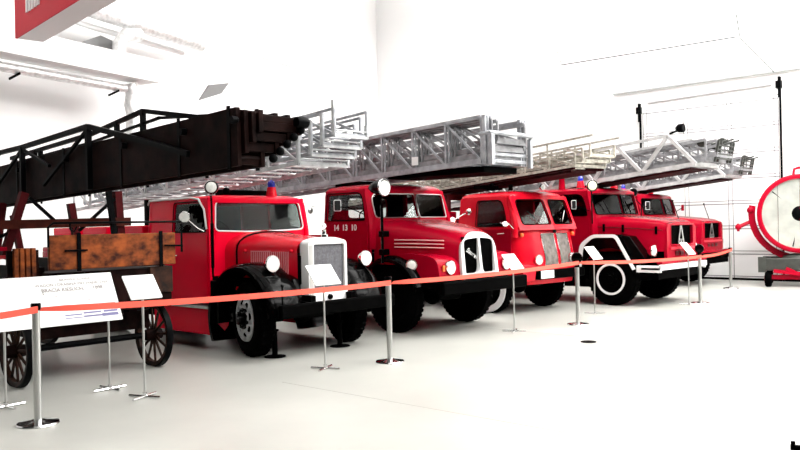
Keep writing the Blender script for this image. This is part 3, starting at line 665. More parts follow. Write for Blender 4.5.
# ================================================================== trucks four and five: same heavy bonneted kind
def truck_four(T, fifth=False):
    yc, W = .97, 1.94; Cc = RED
    chassis(T, -6.4, .9, yc, .66, .16); axles(T, (0, -3.9), .3, 1.6, .47)
    wheel(T, 0, .0, .28, .48, 'steel', -1, (.60, .52)); wheel(T, 0, 1.66, 1.94, .48, 'steel', 1, (.60, .52))
    for a, b, s2 in ((.0, .28, -1), (1.66, 1.94, 1)): wheel(T, -3.9, a, b, .48, 'steel', s2)
    # hefty tool case and tank under the nose
    B().box(-.2, .92, .42, 1.5, .5, .98).obj('engine_block', MBLK, T, .03)
    cab(T, dict(y=(.02, 1.92), xr=-1.9, xf=-.36, zb=.85, zw=1.64, zt=2.12, rake=.25, V=.16, crown=.10, zf=1.2, pil=.09, mid=.02, wz=(1.68, 2.06), wr=[.05, .03, .04, .10],
        swin=rpoly([(-1.05, 1.66), (-.47, 1.66), (-.52, 1.88), (-.60, 2.05), (-1.05, 2.05)], [.03, .03, .1, .12, .05]), door=(-1.1, -.42), m=Cc, fm=MBLK, fr=.011))
    if not fifth:
        B().plate(rpoly([(-1.85, 1.68), (-1.2, 1.68), (-1.2, 2.05), (-1.85, 2.05)], .05), [], lambda u, v, w: (u, .008+.06*(v-1.64)+w, v), .012).obj('rear_side_window', GLS, T)
    rings = [arch(x, yc, w, .98, zs, zt, e) for x, w, zs, zt, e in ((-.38, .80, 1.46, 1.66, 3.6), (.0, .75, 1.44, 1.63, 3.8), (.5, .68, 1.41, 1.585, 4.2), (.80, .63, 1.38, 1.54, 4.6), (.89, .60, 1.36, 1.50, 4.8))]
    B().loft(rings, caps=False, closed=False).obj('bonnet', Cc, T)
    sm = B()
    for s2 in (-1, 1): sm.tube([(x, yc+s2*(w+.003), zs-.02) for x, w, zs in ((-.36, .80, 1.46), (0, .75, 1.44), (.5, .68, 1.41), (.85, .62, 1.38))], .006, 6)
    sm.obj('bonnet_seam', DRED, T)
    for x, w, zs in ((-.24, .785, 1.45), (.12, .735, 1.43), (.72, .645, 1.39)):
        for s2 in (-1, 1): B().box(x, x+.045, yc+s2*w-.012, yc+s2*w+.012, zs-.10, zs+.04).obj('bonnet_clasp', MBLK, T, .005)
    out = rpoly([(yc-.61, .82), (yc+.61, .82), (yc+.60, 1.46), (yc+.3, 1.50), (yc-.3, 1.50), (yc-.60, 1.46)], [.05, .05, .10, .2, .2, .10])
    hole = rpoly([(yc-.46, 1.10), (yc+.46, 1.10), (yc+.46, 1.44), (yc-.46, 1.44)], .03)
    B().plate(out, [hole], lambda u, v, w: (.93-w, u, v), .06).obj('front_panel', Cc, T, .012)
    gl = B().box(.865, .88, yc-.47, yc+.47, 1.09, 1.45)
    for k in range(26): gl.box(.88, .892, yc-.46, yc+.46, 1.105+.013*k, 1.110+.013*k)
    gl.obj('grille', MBLK, T)
    B().tube([(.93, u, v) for u, v in grow(hole, .012)], .012, 6, True).obj('grille_trim', Cc, T)
    em = B()
    for s2 in (-1, 1): em.bar((.915, yc+s2*.012, 1.43), (.915, yc+s2*.11, 1.12), .03, .012, up=(1, 0, 0))
    em.bar((.915, yc-.11, 1.115), (.915, yc+.11, 1.115), .025, .012, up=(1, 0, 0)); em.bar((.915, yc-.04, 1.19), (.915, yc, 1.13), .018, .012, up=(1,0,0)); em.bar((.915, yc+.04, 1.19), (.915, yc, 1.13), .018, .012, up=(1,0,0))
    em.obj('emblem', STEEL, T, label='tall silver pointed emblem')
    B().box(.935, .95, yc-.5, yc+.5, 1.01, 1.05).obj('nameplate_strip', PRED, T)
    for k in range(3): B().box(.935, .945, yc-.3+.2*k, yc-.16+.2*k, .90, .97).obj('vent', DRED, T)
    for y in (.10, 1.80):
        headlamp(T, (.80, y, 1.0), .10, (1, 0, 0), RED if not fifth else MBLK)
        B().tube([(.74, y, .92), (.72, y, .80)], .02).obj('headlamp_stalk', MBLK, T)
    # angular wings
    fo = rpoly([(-.66, .62), (-.60, 1.12), (-.34, 1.30), (.16, 1.30), (.52, .68), (.46, .66), (.12, 1.24), (-.32, 1.24), (-.52, 1.08), (-.58, .62)], [0, .1, .1, .08, 0, 0, .06, .08, .08, 0])
    full = rpoly([(-.66, .60), (-.60, 1.12), (-.34, 1.30), (.16, 1.30), (.52, .66), (.50, .60), (.47, .80), (.30, 1.00), (.0, 1.06), (-.30, 1.0), (-.5, .8), (-.54, .60)], [0, .1, .1, .08, 0, 0, .04, .08, .08, .08, .04, 0])
    for ya, yb, s2 in ((-.04, .40, -1), (1.54, 1.98, 1)):
        fd = B().plate(full, [], lambda u, v, w: (u, ya+w, v), .44).obj('front_wing', BLK, T, .01)
        yy = ya-.006 if s2 < 0 else yb+.006
        B().plate(fo, [], lambda u, v, w: (u, yy-.004+w*s2*-1, v), .01).obj('wing_stripe', WHT, fd, label='white stripe along the wing edge')
        B().plate([(.16, 1.30), (.38, 1.26), (.72, .80), (.52, .66)], [], lambda u, v, w: (u, ya+.06+w, v), .34).obj('wing_front', BLK, T, .01)
    # bumper
    bm_ = B().box(.94, 1.0, -.02, 1.90, .66, .76).box(.52, .98, -.02, .03, .62, .74).box(.52, .98, 1.86, 1.90, .62, .74)
    bm_.obj('bumper', WHT if not fifth else MBLK, T, .01)
    B().box(.62, .96, -.028, -.021, .67, .70).obj('bumper_slot', MBLK, T)
    B().box(.90, 1.0, -.0, 1.88, .765, .82).obj('bumper_top', RED, T, .01)
    B().box(.6, .93, .0, 1.88, .50, .63).obj('bumper_apron', MBLK, T)
    for c in (((-.89, .16, 2.22), (-.94, 1.70, 2.18)) if fifth else ((-.70, .20, 2.22), (-.82, 1.70, 2.20))): beacon(T, c, 1.05)
    sx = -.5 if fifth else -.28
    spot(T, (sx, -.1, 2.20), (.72, -.66, 0), .105, [(-.33, -.03, 1.5), (-.33, -.04, 1.9), (sx-.02, -.09, 2.10)], m=MBLK, lens=YLENS if not fifth else MBLK)
    mirror(T, (-.62, -.18, 1.86), (.75, -.65, 0), .05, [(-.40, .0, 1.74), (-.62, -.16, 1.84)], False, .045, .085)
    mirror(T, (-.30, 2.14, 1.84), (.75, -.65, 0), .05, [(-.38, 1.92, 1.74), (-.30, 2.12, 1.84)], False, .045, .085)
    B().tube([(.6, 1.62, 1.5), (.45, 1.66, 1.9)], .01).ball((.45, 1.66, 1.91), .02).obj('width_marker', MBLK, T)
    for y in (.5, 1.3): B().bar((fx_(yc, y)+.02, y, 1.69), (fx_(yc, y)-.05, y-.12, 1.93), .012).obj('wiper', MBLK, T)
    rear_body(T, -6.2, -2.0, .02, 1.92, 1.35)
    B().lathe([(.07, 0), (.05, .3), (.06, .32), (.03, .4), (.03, .5)], (-1.17, .3, 2.16), 'z', 12).obj('roof_post', RED, T)
    B().box(-2.6, -2.4, .5, .6, 1.35, 2.25).box(-2.6, -2.4, 1.3, 1.4, 1.35, 2.25).box(-2.6, -2.4, .5, 1.4, 2.15, 2.25).obj('ladder_rest', DRED, T)
    zp, pt = 2.36, .10
    secs = [(.50, 0, .58, -4.55, 1.45), (.42, .06, .40, -4.3, 1.6), (.34, .12, .36, -4.0, 1.76)]
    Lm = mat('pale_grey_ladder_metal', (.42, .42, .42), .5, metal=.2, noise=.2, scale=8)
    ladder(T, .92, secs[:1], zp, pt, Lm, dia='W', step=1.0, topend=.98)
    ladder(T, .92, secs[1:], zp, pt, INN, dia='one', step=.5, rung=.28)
    Z = lambda x, o: zp+pt*x+o
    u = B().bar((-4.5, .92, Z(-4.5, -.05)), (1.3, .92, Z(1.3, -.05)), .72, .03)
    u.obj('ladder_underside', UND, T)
    hd = B()
    for k in range(4): hd.box(1.72+.012*k, 1.76+.012*k, .60, 1.24, Z(1.7, .05+.075*k), Z(1.7, .075+.075*k))
    for y in (.58, .70, 1.14, 1.26): hd.bar((1.72, y, Z(1.7, .0)), (1.80, y, Z(1.7, .36)), .035)
    for k in range(5): hd.tube([(1.45+.07*k, .56+.1*k, Z(1.5, .34)), (1.75+.05*k, .62+.12*k, Z(1.5, .40)+.02*(k % 2))], .018, 6)
    hd.lathe([(.07, -.06), (.07, .06)], (1.5, .6, Z(1.5, .36)), 'y', 14).lathe([(.06, -.05), (.06, .05)], (1.66, 1.1, Z(1.6, .40)), 'y', 14)
    hd.obj('ladder_head', GREEN, T, label='dark pulleys and cable guides at the ladder tip')
    sl = B().tube([(.95, .5, Z(1, .62)), (1.1, .5, Z(1, .66)), (1.12, .62, Z(1, .68))], .02).lathe([(.03, -.05), (.075, .0), (.08, .09), (.07, .1), (.002, .1)], (1.12, .5, Z(1, .70)), 'x', 18)
    sl.obj('ladder_floodlight', IRON, T)
def fx_(yc, u): return -.36 + .16*(1-abs(u-yc)/.95)
T4 = thing('fire_truck', 'red fire engine with white-edged angular black wing and white-ringed front tyre', 'fire engine', (-7.28, 13.22, 0), 0, TG)
truck_four(T4)
T5 = thing('fire_truck', 'red fire engine farthest back, nearest the white door, partly hidden by the white-edged wing engine', 'fire engine', (-8.5, 17.6, 0), 0, TG)
truck_four(T5, True)
# ================================================================== horse-drawn ladder wagon
W = thing('ladder_wagon', 'old wooden wagon with spoked wheels carrying a long dark ladder', 'wagon', (-8.3, 3.95, 0), 0)
def ladder_wagon(T):
    # local: x forward, y across (-.75 .. +.8)
    def spoked(x, y, r, s2):
        n = 12; t = B()
        t.lathe([(r, -.03), (r, .03), (r*.86, .025), (r*.86, -.025), (r, -.03)], (x, y, r), 'y', 36)
        o = t.obj('wheel', BRN, T)
        B().lathe([(r*.99, -.034), (r+.012, -.034), (r+.012, .034), (r*.99, .034), (r*.99, -.034)], (x, y, r), 'y', 36).obj('iron_tyre', IRON, o)
        B().lathe([(.03, -.12), (.06, -.11), (.075, 0), (.06, .09), (.03, .10)], (x, y, r), 'y', 16).obj('hub', DW, o)
        for k in range(n):
            a = 2*pi*k/n+.1; B().tube([(x+.06*cos(a), y, r+.06*sin(a)), (x+r*.88*cos(a), y, r+r*.88*sin(a))], [.018, .014], 6).obj('spoke', BRN, o)
    for y, s2 in ((-.78, -1), (.74, 1)):
        spoked(-.08, y, .36, s2); spoked(-3.0, y, .5, s2)
    B().tube([(-.08, -.78, .36), (-.08, .74, .36)], .035).obj('axle', IRON, T); B().tube([(-3, -.78, .5), (-3, .74, .5)], .035).obj('axle', IRON, T)
    ch = B()
    for y in (-.35, .4): ch.bar((-4.2, y, .72), (.1, y, .72), .09, .12)
    ch.bar((-.08, -.6, .55), (-.08, .65, .55), .14, .2).bar((-3, -.6, .68), (-3, .65, .68), .14, .16); ch.lathe([(.34, 0), (.34, .04), (.3, .04), (.3, 0), (.34, 0)], (-.08, 0, .64), 'z', 24)
    ch.box(-.4, .1, -.5, .55, .78, .9).obj('undercarriage', DW, T)
    # box: front board with iron straps
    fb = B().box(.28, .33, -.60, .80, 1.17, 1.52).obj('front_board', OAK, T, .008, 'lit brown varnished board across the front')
    for y in (-.30, .62): B().box(.325, .34, y-.02, y+.02, 1.15, 1.54).obj('iron_strap', IRON, fb)
    B().bar((.345, -.45, 1.36), (.345, -.22, 1.36), .02).bar((.345, .66, 1.38), (.345, .88, 1.37), .02).obj('latch', IRON, fb)
    B().box(-.3, .27, -.58, .78, .70, 1.14).obj('seat_box', DW, T, .01)
    B().box(.05, .30, .50, .78, .86, 1.15).obj('side_locker', BRN, T, .01)
    for k in range(4): B().box(.27, .32, -.93+.045*k+.01*k, -.89+.045*k+.01*k, 1.10, 1.40).obj('end_slat', OAK, T, .004)
    B().box(.24, .27, -.98, -.68, 1.05, 1.38).obj('end_frame', DW, T)
    B().box(-4.0, .1, -.62, -.55, .9, 1.2).box(-4.0, .1, .72, .8, .9, 1.2).box(-4.0, .1, -.62, .8, .86, .92).obj('wagon_box', DW, T, .01)
    B().box(-2.4, -.55, -.5, .5, .42, .86).obj('wagon_shade_box', DW, T, .01)  # added for the dark underbody, keeps light off the floor below
    # cross beam and leaning posts that carry the ladder
    B().bar((.12, -1.15, 1.63), (.12, .36, 1.65), .10, .09).obj('cross_beam', mat('brown_red_wood', (.035, .006, .003), .6, noise=.4, scale=10, spec=.05), T)
    PR = mat('dull_red_post_paint', (.045, .003, .004), .6, noise=.3, scale=10, spec=.05)
    for a, b, w in (((.1, -.95, 1.3), (.1, -.74, 1.95), .075), ((.1, .28, 1.25), (.1, .24, 1.98), .08), ((.12, -.70, 1.90), (.12, -.40, 1.62), .03), ((.12, .20, 1.90), (.12, -.20, 1.56), .03), ((-1.4, -.5, 1.2), (-1.4, -.4, 1.9), .08), ((-1.4, .5, 1.2), (-1.4, .4, 1.9), .08), ((-3.2, -.5, 1.2), (-3.2, -.4, 1.8), .08), ((-3.2, .5, 1.2), (-3.2, .4, 1.8), .08)):
        B().bar(a, b, w).obj('ladder_post', PR if w > .05 else IRON, T)
    for a, b, w in (((.3, .10, 1.5), (.3, .04, 2.0), .05), ((.36, .86, 1.3), (.36, .86, 1.62), .018)): B().bar(a, b, w).obj('iron_post', IRON, T)
    B().tube([(.36, -.62, 1.40), (.36, -.62, 1.60), (.36, -.57, 1.64), (.36, .86, 1.64)], .012, 8).tube([(.36, -.40, 1.64), (.36, -.40, 1.58), (.36, -.36, 1.55), (.36, -.33, 1.6)], .010, 8).obj('hand_rail', IRON, T)
    # mechanism behind, left of the posts
    B().lathe([(.16, -.03), (.16, .03), (.13, .03), (.13, -.03), (.16, -.03)], (-.2, -.95, 1.52), 'y', 20).bar((-.2, -.95, 1.2), (-.2, -.9, 1.9), .04).bar((-.3, -1.2, 1.35), (.1, -.9, 1.55), .03).obj('winch', IRON, T)
    for z in (1.30, 1.38): B().bar((.18, -1.5, z), (.18, -.95, z+.02), .035).obj('red_bar', mat('red_bar_paint', (.35, .01, .015), .4) if z == 1.30 else RED, T)
    # ladder of nested wooden planks
    nest = [(-.36, -.14, 0, .45, 3.22), (-.31, -.02, .10, .43, 3.25), (-.26, .08, .18, .42, 3.28), (-.21, .17, .26, .41, 3.30)]
    Z = lambda x, o: 1.93 + .03*x + o
    for i, (ya, yb, b0, t0, xb) in enumerate(nest):
        s = B()
        for y in (ya, yb):
            s.bar((-3.6, y, Z(-3.6, (b0+t0)/2)), (xb, y, Z(xb, (b0+t0)/2)), .04, t0-b0)
        s.bar((xb-.04, ya, Z(xb, b0+.05)), (xb-.04, yb, Z(xb, b0+.05)), .05, .07).bar((xb-.04, ya, Z(xb, t0-.04)), (xb-.04, yb, Z(xb, t0-.04)), .05, .05)
        o = s.obj('ladder_section', DW, T, .004)
        r = B(); x = -3.4
        while x < xb: r.tube([(x, ya, Z(x, b0+.06)), (x, yb, Z(x, b0+.06))], .018, 6); x += .30
        r.obj('rungs', DW, o)
        for x in (-2.2, -1.0, .2, 1.4, 2.4, xb-.1):
            for yq in ((ya-.028, yb+.018) if i == 0 else (ya-.028,)): B().box(x-.02, x+.02, yq, yq+.010, Z(x, b0)-.02, Z(x, t0)+.02).obj('iron_strap', IRON, o)
            if i == 0: B().lathe([(.03, 0), (.03, .05), (.02, .06)], (x+.1, ya-.07, Z(x, t0-.1)), 'y', 10).obj('iron_bolt', IRON, o)
    e = B(); 
    for k in range(5): B().ball((3.30, -.10+.07*k, Z(3.3, .06+.06*k)), .035).obj('pulley', IRON, T)
    B().lathe([(.04, -.06), (.05, 0), (.04, .05)], (3.32, .18, Z(3.3, .36)), 'y', 12).obj('pulley', IRON, T)
    # iron trusses above the planks
    def truss(y, pts, posts, braces):
        t = B()
        for a, b in zip(pts, pts[1:]): t.bar((a[0], y, a[1]), (b[0], y, b[1]), .035, .05)
        for x, z0, z1 in posts: t.bar((x, y, z0), (x, y, z1), .05, .05)
        for a, b in braces: t.bar((a[0], y, a[1]), (b[0], y, b[1]), .028, .03)
        t.obj('iron_truss', IRON, T)
    truss(-.42, [(-3.2, 2.32), (-1.38, 2.48), (-.75, 2.49), (.84, 2.56), (2.16, 2.27), (2.6, 2.16)], [(-.75, 1.9, 2.49), (.84, 1.95, 2.56)],
          [((.84, 2.54), (-.2, 2.05)), ((-.75, 2.47), (-.05, 2.24)), ((-.75, 2.47), (-1.5, 2.1))])
    truss(.46, [(-3.4, 2.60), (-.97, 2.71), (.29, 2.85), (1.41, 2.66), (2.6, 2.50)], [(.29, 2.35, 2.85), (-2.4, 2.3, 2.66), (-.3, 2.3, 2.79), (-2.58, 2.3, 2.65)],
          [((.65, 2.74), (-.97, 2.61)), ((-.97, 2.61), (-3.4, 2.52)), ((.6, 2.74), (2.3, 2.60))])
ladder_wagon(W)

# ================================================================== rope barrier
POST = [(-6.61, 2.66, .98, .93), (-6.35, 6.48, .97, .90), (-6.35, 10.53, 1.0, .93), (-6.12, 14.40, 1.0, .86), (-6.86, 17.77, .90, .86)]
PL = ['steel barrier post nearest the camera, in front of the big information board', 'steel barrier post standing before the engine numbered 14 13 10',
      'steel barrier post with round black head before the worn grey grille panels', 'slim steel barrier post in front of the white-ringed tyre engine nose', 'small steel barrier post at the far end of the rope']
for (x, y, h, rz_), lb in zip(POST, PL):
    t = thing('barrier_post', lb, 'barrier post', (x, y, 0), 0, 'steel posts of the rope barrier')
    B().lathe([(.16, 0), (.165, .006), (.16, .016), (.06, .032), (.035, .04)], (0, 0, 0), 'z', 36).obj('base', CHR, t)
    B().lathe([(.032, .03), (.032, h-.06)], (0, 0, 0), 'z', 24).obj('pole', STEEL, t)
    cp = B()
    if h == 1.0: cp.lathe([(.035, h-.14), (.038, h-.13), (.038, h-.06), (.03, h-.06)], (0, 0, 0), 'z', 20).disc_dir((0, 0, h), (.6, -.8, 0), [(.03, -.035), (.075, -.03), (.085, 0), (.075, .03), (.03, .035)])
    else: cp.lathe([(.036, h-.06), (.04, h-.05), (.04, h-.01), (.036, h), (.002, h)], (0, 0, 0), 'z', 24)
    cp.obj('head', BLK, t)
BELT = [(-6.66, 1.2, .90)] + [(x, y, z) for x, y, _, z in POST]
BL = ['orange-red belt from the nearest post out past the left edge', 'orange-red belt across the wagon and the silver radiator', 'orange-red belt from the 14 13 10 engine post to the round-headed post', 'orange-red belt passing the white-ringed tyre', 'short red belt stretch to the far last post']
for i in range(5):
    a, b = Vector(BELT[i]), Vector(BELT[i+1]); n = 20; r = []
    d = (b-a).normalized(); off = Vector((.04, 0, 0))
    a = a + d*.02 + off; b = b - d*.0 + off
    for k in range(n+1):
        t = k/n; p = a.lerp(b, t); p.z -= .03*4*t*(1-t)
        tw = 0
        if k in (0, ) and i > 0: tw = .9
        if k == 1 and i > 0: tw = .35
        hz = .027*cos(tw); hx = .027*sin(tw)
        r.append([(p.x+hx+.0015, p.y, p.z+hz), (p.x-hx+.0015, p.y, p.z-hz), (p.x-hx-.0015, p.y, p.z-hz), (p.x+hx-.0015, p.y, p.z+hz)])
    tag(B().loft(r).obj('barrier_belt', BAND), BL[i], 'belt', 'belts of the rope barrier')

# ================================================================== information stands
def stand(T, x, y, top, rz=20):
    b = B(); c, s2 = cos(R(rz)), sin(R(rz))
    for dx, dy in ((c, s2), (-s2, c)): b.tube([(x-.17*dx, y-.17*dy, .016), (x+.17*dx, y+.17*dy, .016)], .012, 8)
    b.lathe([(.02, .0), (.02, .05)], (x, y, 0), 'z', 12).obj('cross_foot', CHR, T)
    B().tube([(x, y, .03), (x, y, top)], .011, 10).obj('stand_pole', STEEL, T)
def board(T, y0, y1, zc, xc, w, tilt, h):
    """plate tilted back; top edge further from the visitors"""
    M = lambda u, v, q: (xc - v*cos(tilt) + q*sin(tilt), u, zc + v*sin(tilt) + q*cos(tilt))
    B().plate(rrect(y0, y1, -h/2, h/2, .006), [], lambda u, v, q: M(u, v, -q), .012).obj('card', PAPER, T)
    return M
BB = thing('information_board', 'wide white information board with printed heading in front of the wagon', 'information board', (-7.4, 3.1, 0), 0)
stand(BB, -.05, .59, .72, 5); stand(BB, -.05, -.38, .72, 5)
tl = R(62)
M = board(BB, -.80, .63, .925, .05, 0, tl, .50)
def btxt(s, size, u, v, m=INK, bold=0):
    p = M(u, v, .003); a = Vector(M(u+1, v, .003))-Vector(p); b = Vector(M(u, v+1, .003))-Vector(p)
    return text(s, size, m, BB, frame(p, a, b), .0008, name='printed_text', bold=bold)
btxt('SIKAWKA KONNA', .036, .26, .190); btxt('WAGON I DRABINA MECHANICZNA', .042, .23, .140); btxt('BRACIA KIESLICH, ..... 1898', .050, .22, .085, INK, .001)
for u, v, w, h_, m in ((.17, -.16, .16, .012, INKB), (.17, -.19, .17, .008, INKB), (.35, -.15, .17, .016, INKB), (.35, -.185, .18, .016, INKB), (.53, -.15, .14, .02, INKB), (.52, -.185, .16, .03, INKB), (.17, -.10, .15, .006, INK), (.35, -.09, .14, .006, INK), (.53, -.07, .13, .010, INK), (.15, .03, .004, .05, INK), (.05, .04, .015, .01, INK), (.35, -.02, .03, .008, INK), (.53, -.01, .03, .006, INK), (-.06, .07, .01, .02, INK)):
    B().plate([(u-w/2, v-h_/2), (u+w/2, v-h_/2), (u+w/2, v+h_/2), (u-w/2, v+h_/2)], [], lambda a, b, q: M(a, b, .001+q), .001).obj('printed_block', m, BB)
cards = [((-6.83, 3.72), .31, 1.03, 'small blank white card on a stand right of the wide information board'), ((-6.59, 5.72), .36, 1.03, 'small blank white card on a stand before the silver radiator'),
         ((-6.66, 9.33), .30, 1.0, 'small blank white card on a stand between the black split grille and snub-nosed engine'), ((-6.84, 11.88), .30, 1.02, 'small blank white card on a stand in front of the black wing with white stripe'),
         ((-6.18, 14.05), .28, 1.02, 'farthest small white card, slanting before the pointed emblem grille')]
for (x, y), w, z, lb in cards:
    t = thing('sign_stand', lb, 'sign stand', (x, y, 0), 0, 'small card stands along the rope')
    stand(t, 0, 0, z-.02, 25); board(t, -w/2, w/2, z, 0, w, R(50), .27)
tag(B().lathe([(.02, 0), (.10, 0), (.10, .004), (.095, .008), (.002, .008)], (-5.33, 9.08, 0), 'z', 30).obj('floor_drain', MBLK), 'small round black cover set in the floor before the round-headed post', 'floor drain')
tag(B().bar((-1.80, 5.62, .02), (-1.70, 5.66, .02), .03).tube([(-1.785, 5.625, .02), (-1.785, 5.625, .06)], .015).obj('floor_bracket', MBLK), 'small black metal piece on the floor at the bottom right corner', 'bracket')

# ================================================================== searchlight on its carriage
SL = thing('searchlight', 'large round searchlight with red rim on a grey-green wheeled carriage', 'searchlight', (-5.78, 19.0, 0), 0)
def searchlight(T):
    REDS = mat('searchlight_red_paint', (.30, .001, .014), .35, spec=.1)
    d = Vector((5.78, -19.0, 0)).normalized(); sd = Vector((0, 0, 1)).cross(d).normalized()   # sd points to picture right
    c = Vector((0, 0, 1.62))
    B().disc_dir(c, d, [(.72, -.75), (.80, -.7), (.82, -.05), (.76, -.05), (.7, -.7)], 48).obj('drum', REDS, T)
    B().disc_dir(c, d, [(.82, -.08), (.87, -.07), (.88, .03), (.84, .05), (.78, .04), (.77, -.06)], 48).obj('rim', REDS, T)
    B().disc_dir(c, d, [(.78, -.02), (.70, -.20), (.5, -.34), (.2, -.42), (.002, -.43)], 48).obj('reflector', mat('curved_reflector', (.80, .82, .76), .32, metal=.8, noise=.15, scale=3), T)
    b = B().disc_dir(c, d, [(.16, -.12), (.17, -.02), (.09, .02), (.002, .02)], 20)
    for a in (.3, 2.4, 4.5): b.tube([c+sd*.1*cos(a)+up*.1*sin(a)-d*.05, c+sd*.75*cos(a)+up*.75*sin(a)-d*.03], .018, 6)
    b.obj('lamp_holder', IRON, T)
    for k in range(3):
        u = -.44+.44*k; h = math.sqrt(.77**2-u*u); B().bar(c+sd*u-up*h+d*.01, c+sd*u+up*h+d*.01, .008).obj('glass_strip', CHR, T)
    B().tube([c+up*.86-sd*.12, c+up*.99-sd*.10, c+up*1.02, c+up*.99+sd*.10, c+up*.86+sd*.12], .03, 8).obj('lifting_eye', REDS, T)
    # yoke
    pts = [c + sd*(-1.0*cos(a)) + up*(-1.0*sin(a)) - d*.25 for a in [R(q) for q in range(-12, 193, 10)]]
    rings = []
    for p in pts:
        q = (p-c); q -= d*q.dot(d); q.normalize(); w = .07
        rings.append([p-q*w+d*.08, p+q*w+d*.08, p+q*w-d*.08, p-q*w-d*.08])
    B().loft(rings).obj('yoke', REDS, T, .01)
    B().tube([c-sd*1.0-up*.15-d*.25, c-sd*1.28-up*.28-d*.1], .045).tube([c-sd*1.28-up*.2-d*.1, c-sd*1.28-up*.38-d*.1], .03).ball(c-sd*1.28-up*.28-d*.1, .07).ball(c-sd*1.02+up*.1-d*.2, .08).obj('hand_wheel', REDS, T)
    P = lambda u, v, z: Vector((0,0,z)) + sd*u - d*v
    B().lathe([(.4, .56), (.42, .6), (.36, .68), (.2, .72)], tuple(-d*.25), 'z', 24).obj('turntable', GREEN, T)
    f = B().bar(P(-.80, -.25, .50), P(1.5, -.25, .50), .12, .28).bar(P(-.80, .75, .50), P(1.5, .75, .50), .12, .28).bar(P(-.7, -.25, .5), P(-.7, .75, .5), .16, .22).bar(P(1.3, -.25, .5), P(1.3, .75, .5), .16, .22).box(-.3, .3, -.1, .5, .45, .6)
    f.obj('carriage', GREEN, T, .015)
    B().bar(P(-.86, -.33, .5), P(-.70, -.33, .5), .06, .34).obj('jack', GREEN, T)
    B().bar(P(-.55, -.3, .36), P(.9, -.3, .20), .10, .08).bar(P(-.3, -.3, .42), P(.2, -.3, .18), .07, .07).bar(P(-.6, -.2, .22), P(1.4, -.2, .22), .1, .1).obj('axle_beam', REDS, T)
    for u in (-.66, 1.2):
        for v in (-.22, .72):
            w = B(); cc = P(u, v, .17); w.disc_dir(cc, sd, [(.05, -.07), (.14, -.07), (.17, -.04), (.17, .04), (.14, .07), (.05, .07)], 24); o = w.obj('wheel', RUB, T)
            B().disc_dir(cc-sd*.07, -sd, [(.10, 0), (.08, .01), (.002, .02)], 16).obj('rim', DRED, o)
searchlight(SL)

# ================================================================== the hall
struct(B().box(-22, 14, -8, 21, -.2, 0).obj('floor', FLOOR))
# joint lines in the concrete
JT = mat('floor_joint', (.31, .305, .28), .6)
for i, (a, b) in enumerate((((-4.19+.0, 9.39), (-3.16, 4.84)), ((-6.4, 4.98), (-3.16, 5.08)), ((-5.17, 13.72), (-4.19, 9.39)), ((-4.22, 9.5), (-8.0, 9.4)))):
    struct(B().bar((a[0], a[1], .0005), (b[0], b[1], .0005), .012, .002).obj('trim_%d' % (i+1), JT))
EY = 20.3
wl = [(-13.1, 1.0), (-19.3, 20.5)]     # the left wall runs slightly away from the trucks
dW = Vector((wl[1][0]-wl[0][0], wl[1][1]-wl[0][1], 0)).normalized(); nW = Vector((dW.y, -dW.x, 0))  # into the hall
def WL(t, off=0, z=0): p = Vector((-15.6, 5.0, z)) + dW*t + nW*off; return p
a, b = WL(-13), WL(16.2)
struct(B().bar((a.x, a.y, 6), (b.x, b.y, 6), .3, 12).obj('wall_left', WALL))
struct(B().box(-22, 14, EY+.12, EY+.4, 0, 12).obj('wall_end', WALL))
struct(B().box(-22, 14, -8, 21, 12, 12.2).obj('ceiling', WALL))
# service beam, pipes and pillar on the left wall
bd = Vector((-14.94+14.0, 8.63-5.14, 0)).normalized(); bn = Vector((bd.y, -bd.x, 0)); b0 = Vector((-14.0, 5.14, 0))
def BP(t, o, z): p = b0 + bd*t - bn*o; return (p.x, p.y, z)
rings = [[BP(t, o, z) for o, z in ((0, 4.60), (.55, 4.60), (.55, 5.05), (0, 5.05))] for t in (-3.0, 3.62)]
tag(B().loft(rings).obj('service_beam', WALL), 'white box beam high on the left wall', 'beam')
pp = B().tube([BP(-3, .35, 4.42), BP(3.0, .35, 4.42)], .085, 16)
tag(pp.obj('pipe', FOIL), 'long white wrapped pipe just under the box beam', 'pipe')
for t in (.55, 2.75): tag(B().bar(BP(t, .25, 4.34), BP(t, .55, 4.27), .02, .04).obj('pipe_bracket', IRON), ['short dark bracket under the pipe, left one', 'short dark bracket under the pipe, right one'][t > 1], 'bracket')
vp = B()
vp.tube([BP(3.15, .35, 4.55), BP(3.2, .35, 4.3), BP(3.12, .35, 4.1), BP(3.22, .35, 3.9), BP(3.15, .35, 3.5), BP(3.15, .35, 2.0)], [.13, .15, .12, .15, .13, .13], 14)
tag(vp.obj('flexible_duct', FOIL), 'crumpled white foil duct hanging below the box beam end', 'duct')
vq = B().tube([BP(3.0, .5, 5.06), BP(3.0, .5, 5.35), BP(3.15, .45, 5.55), BP(3.5, .45, 5.62)], [.14, .13, .15, .14], 14)
tag(vq.obj('duct_elbow', FOIL), 'foil duct elbow rising above the box beam end', 'duct')
tag(B().tube([(-15.02, 6.95, 5.93), (-15.18, 7.48, 5.9), (-16.3, 10.5, 5.9)], .17, 18).obj('large_duct', FOIL), 'large white wrapped duct high behind the red sign beam', 'duct')
tag(B().tube([(-15.3, 6.95, 5.68), (-15.5, 7.48, 5.66), (-16.6, 10.2, 5.7)], .06, 10).obj('pipe', WHT), 'thin white pipe running below the large wrapped duct', 'pipe')
tag(B().loft([[BP(t, o, z) for o, z in ((.9, 5.1), (.92, 5.1), (.92, z1), (.9, z1))] for t, z1 in ((2.0, 5.13), (2.9, 5.55), (3.5, 5.45))]).obj('wall_panel', PGREY), 'grey recessed panel between box beam and large duct', 'panel')
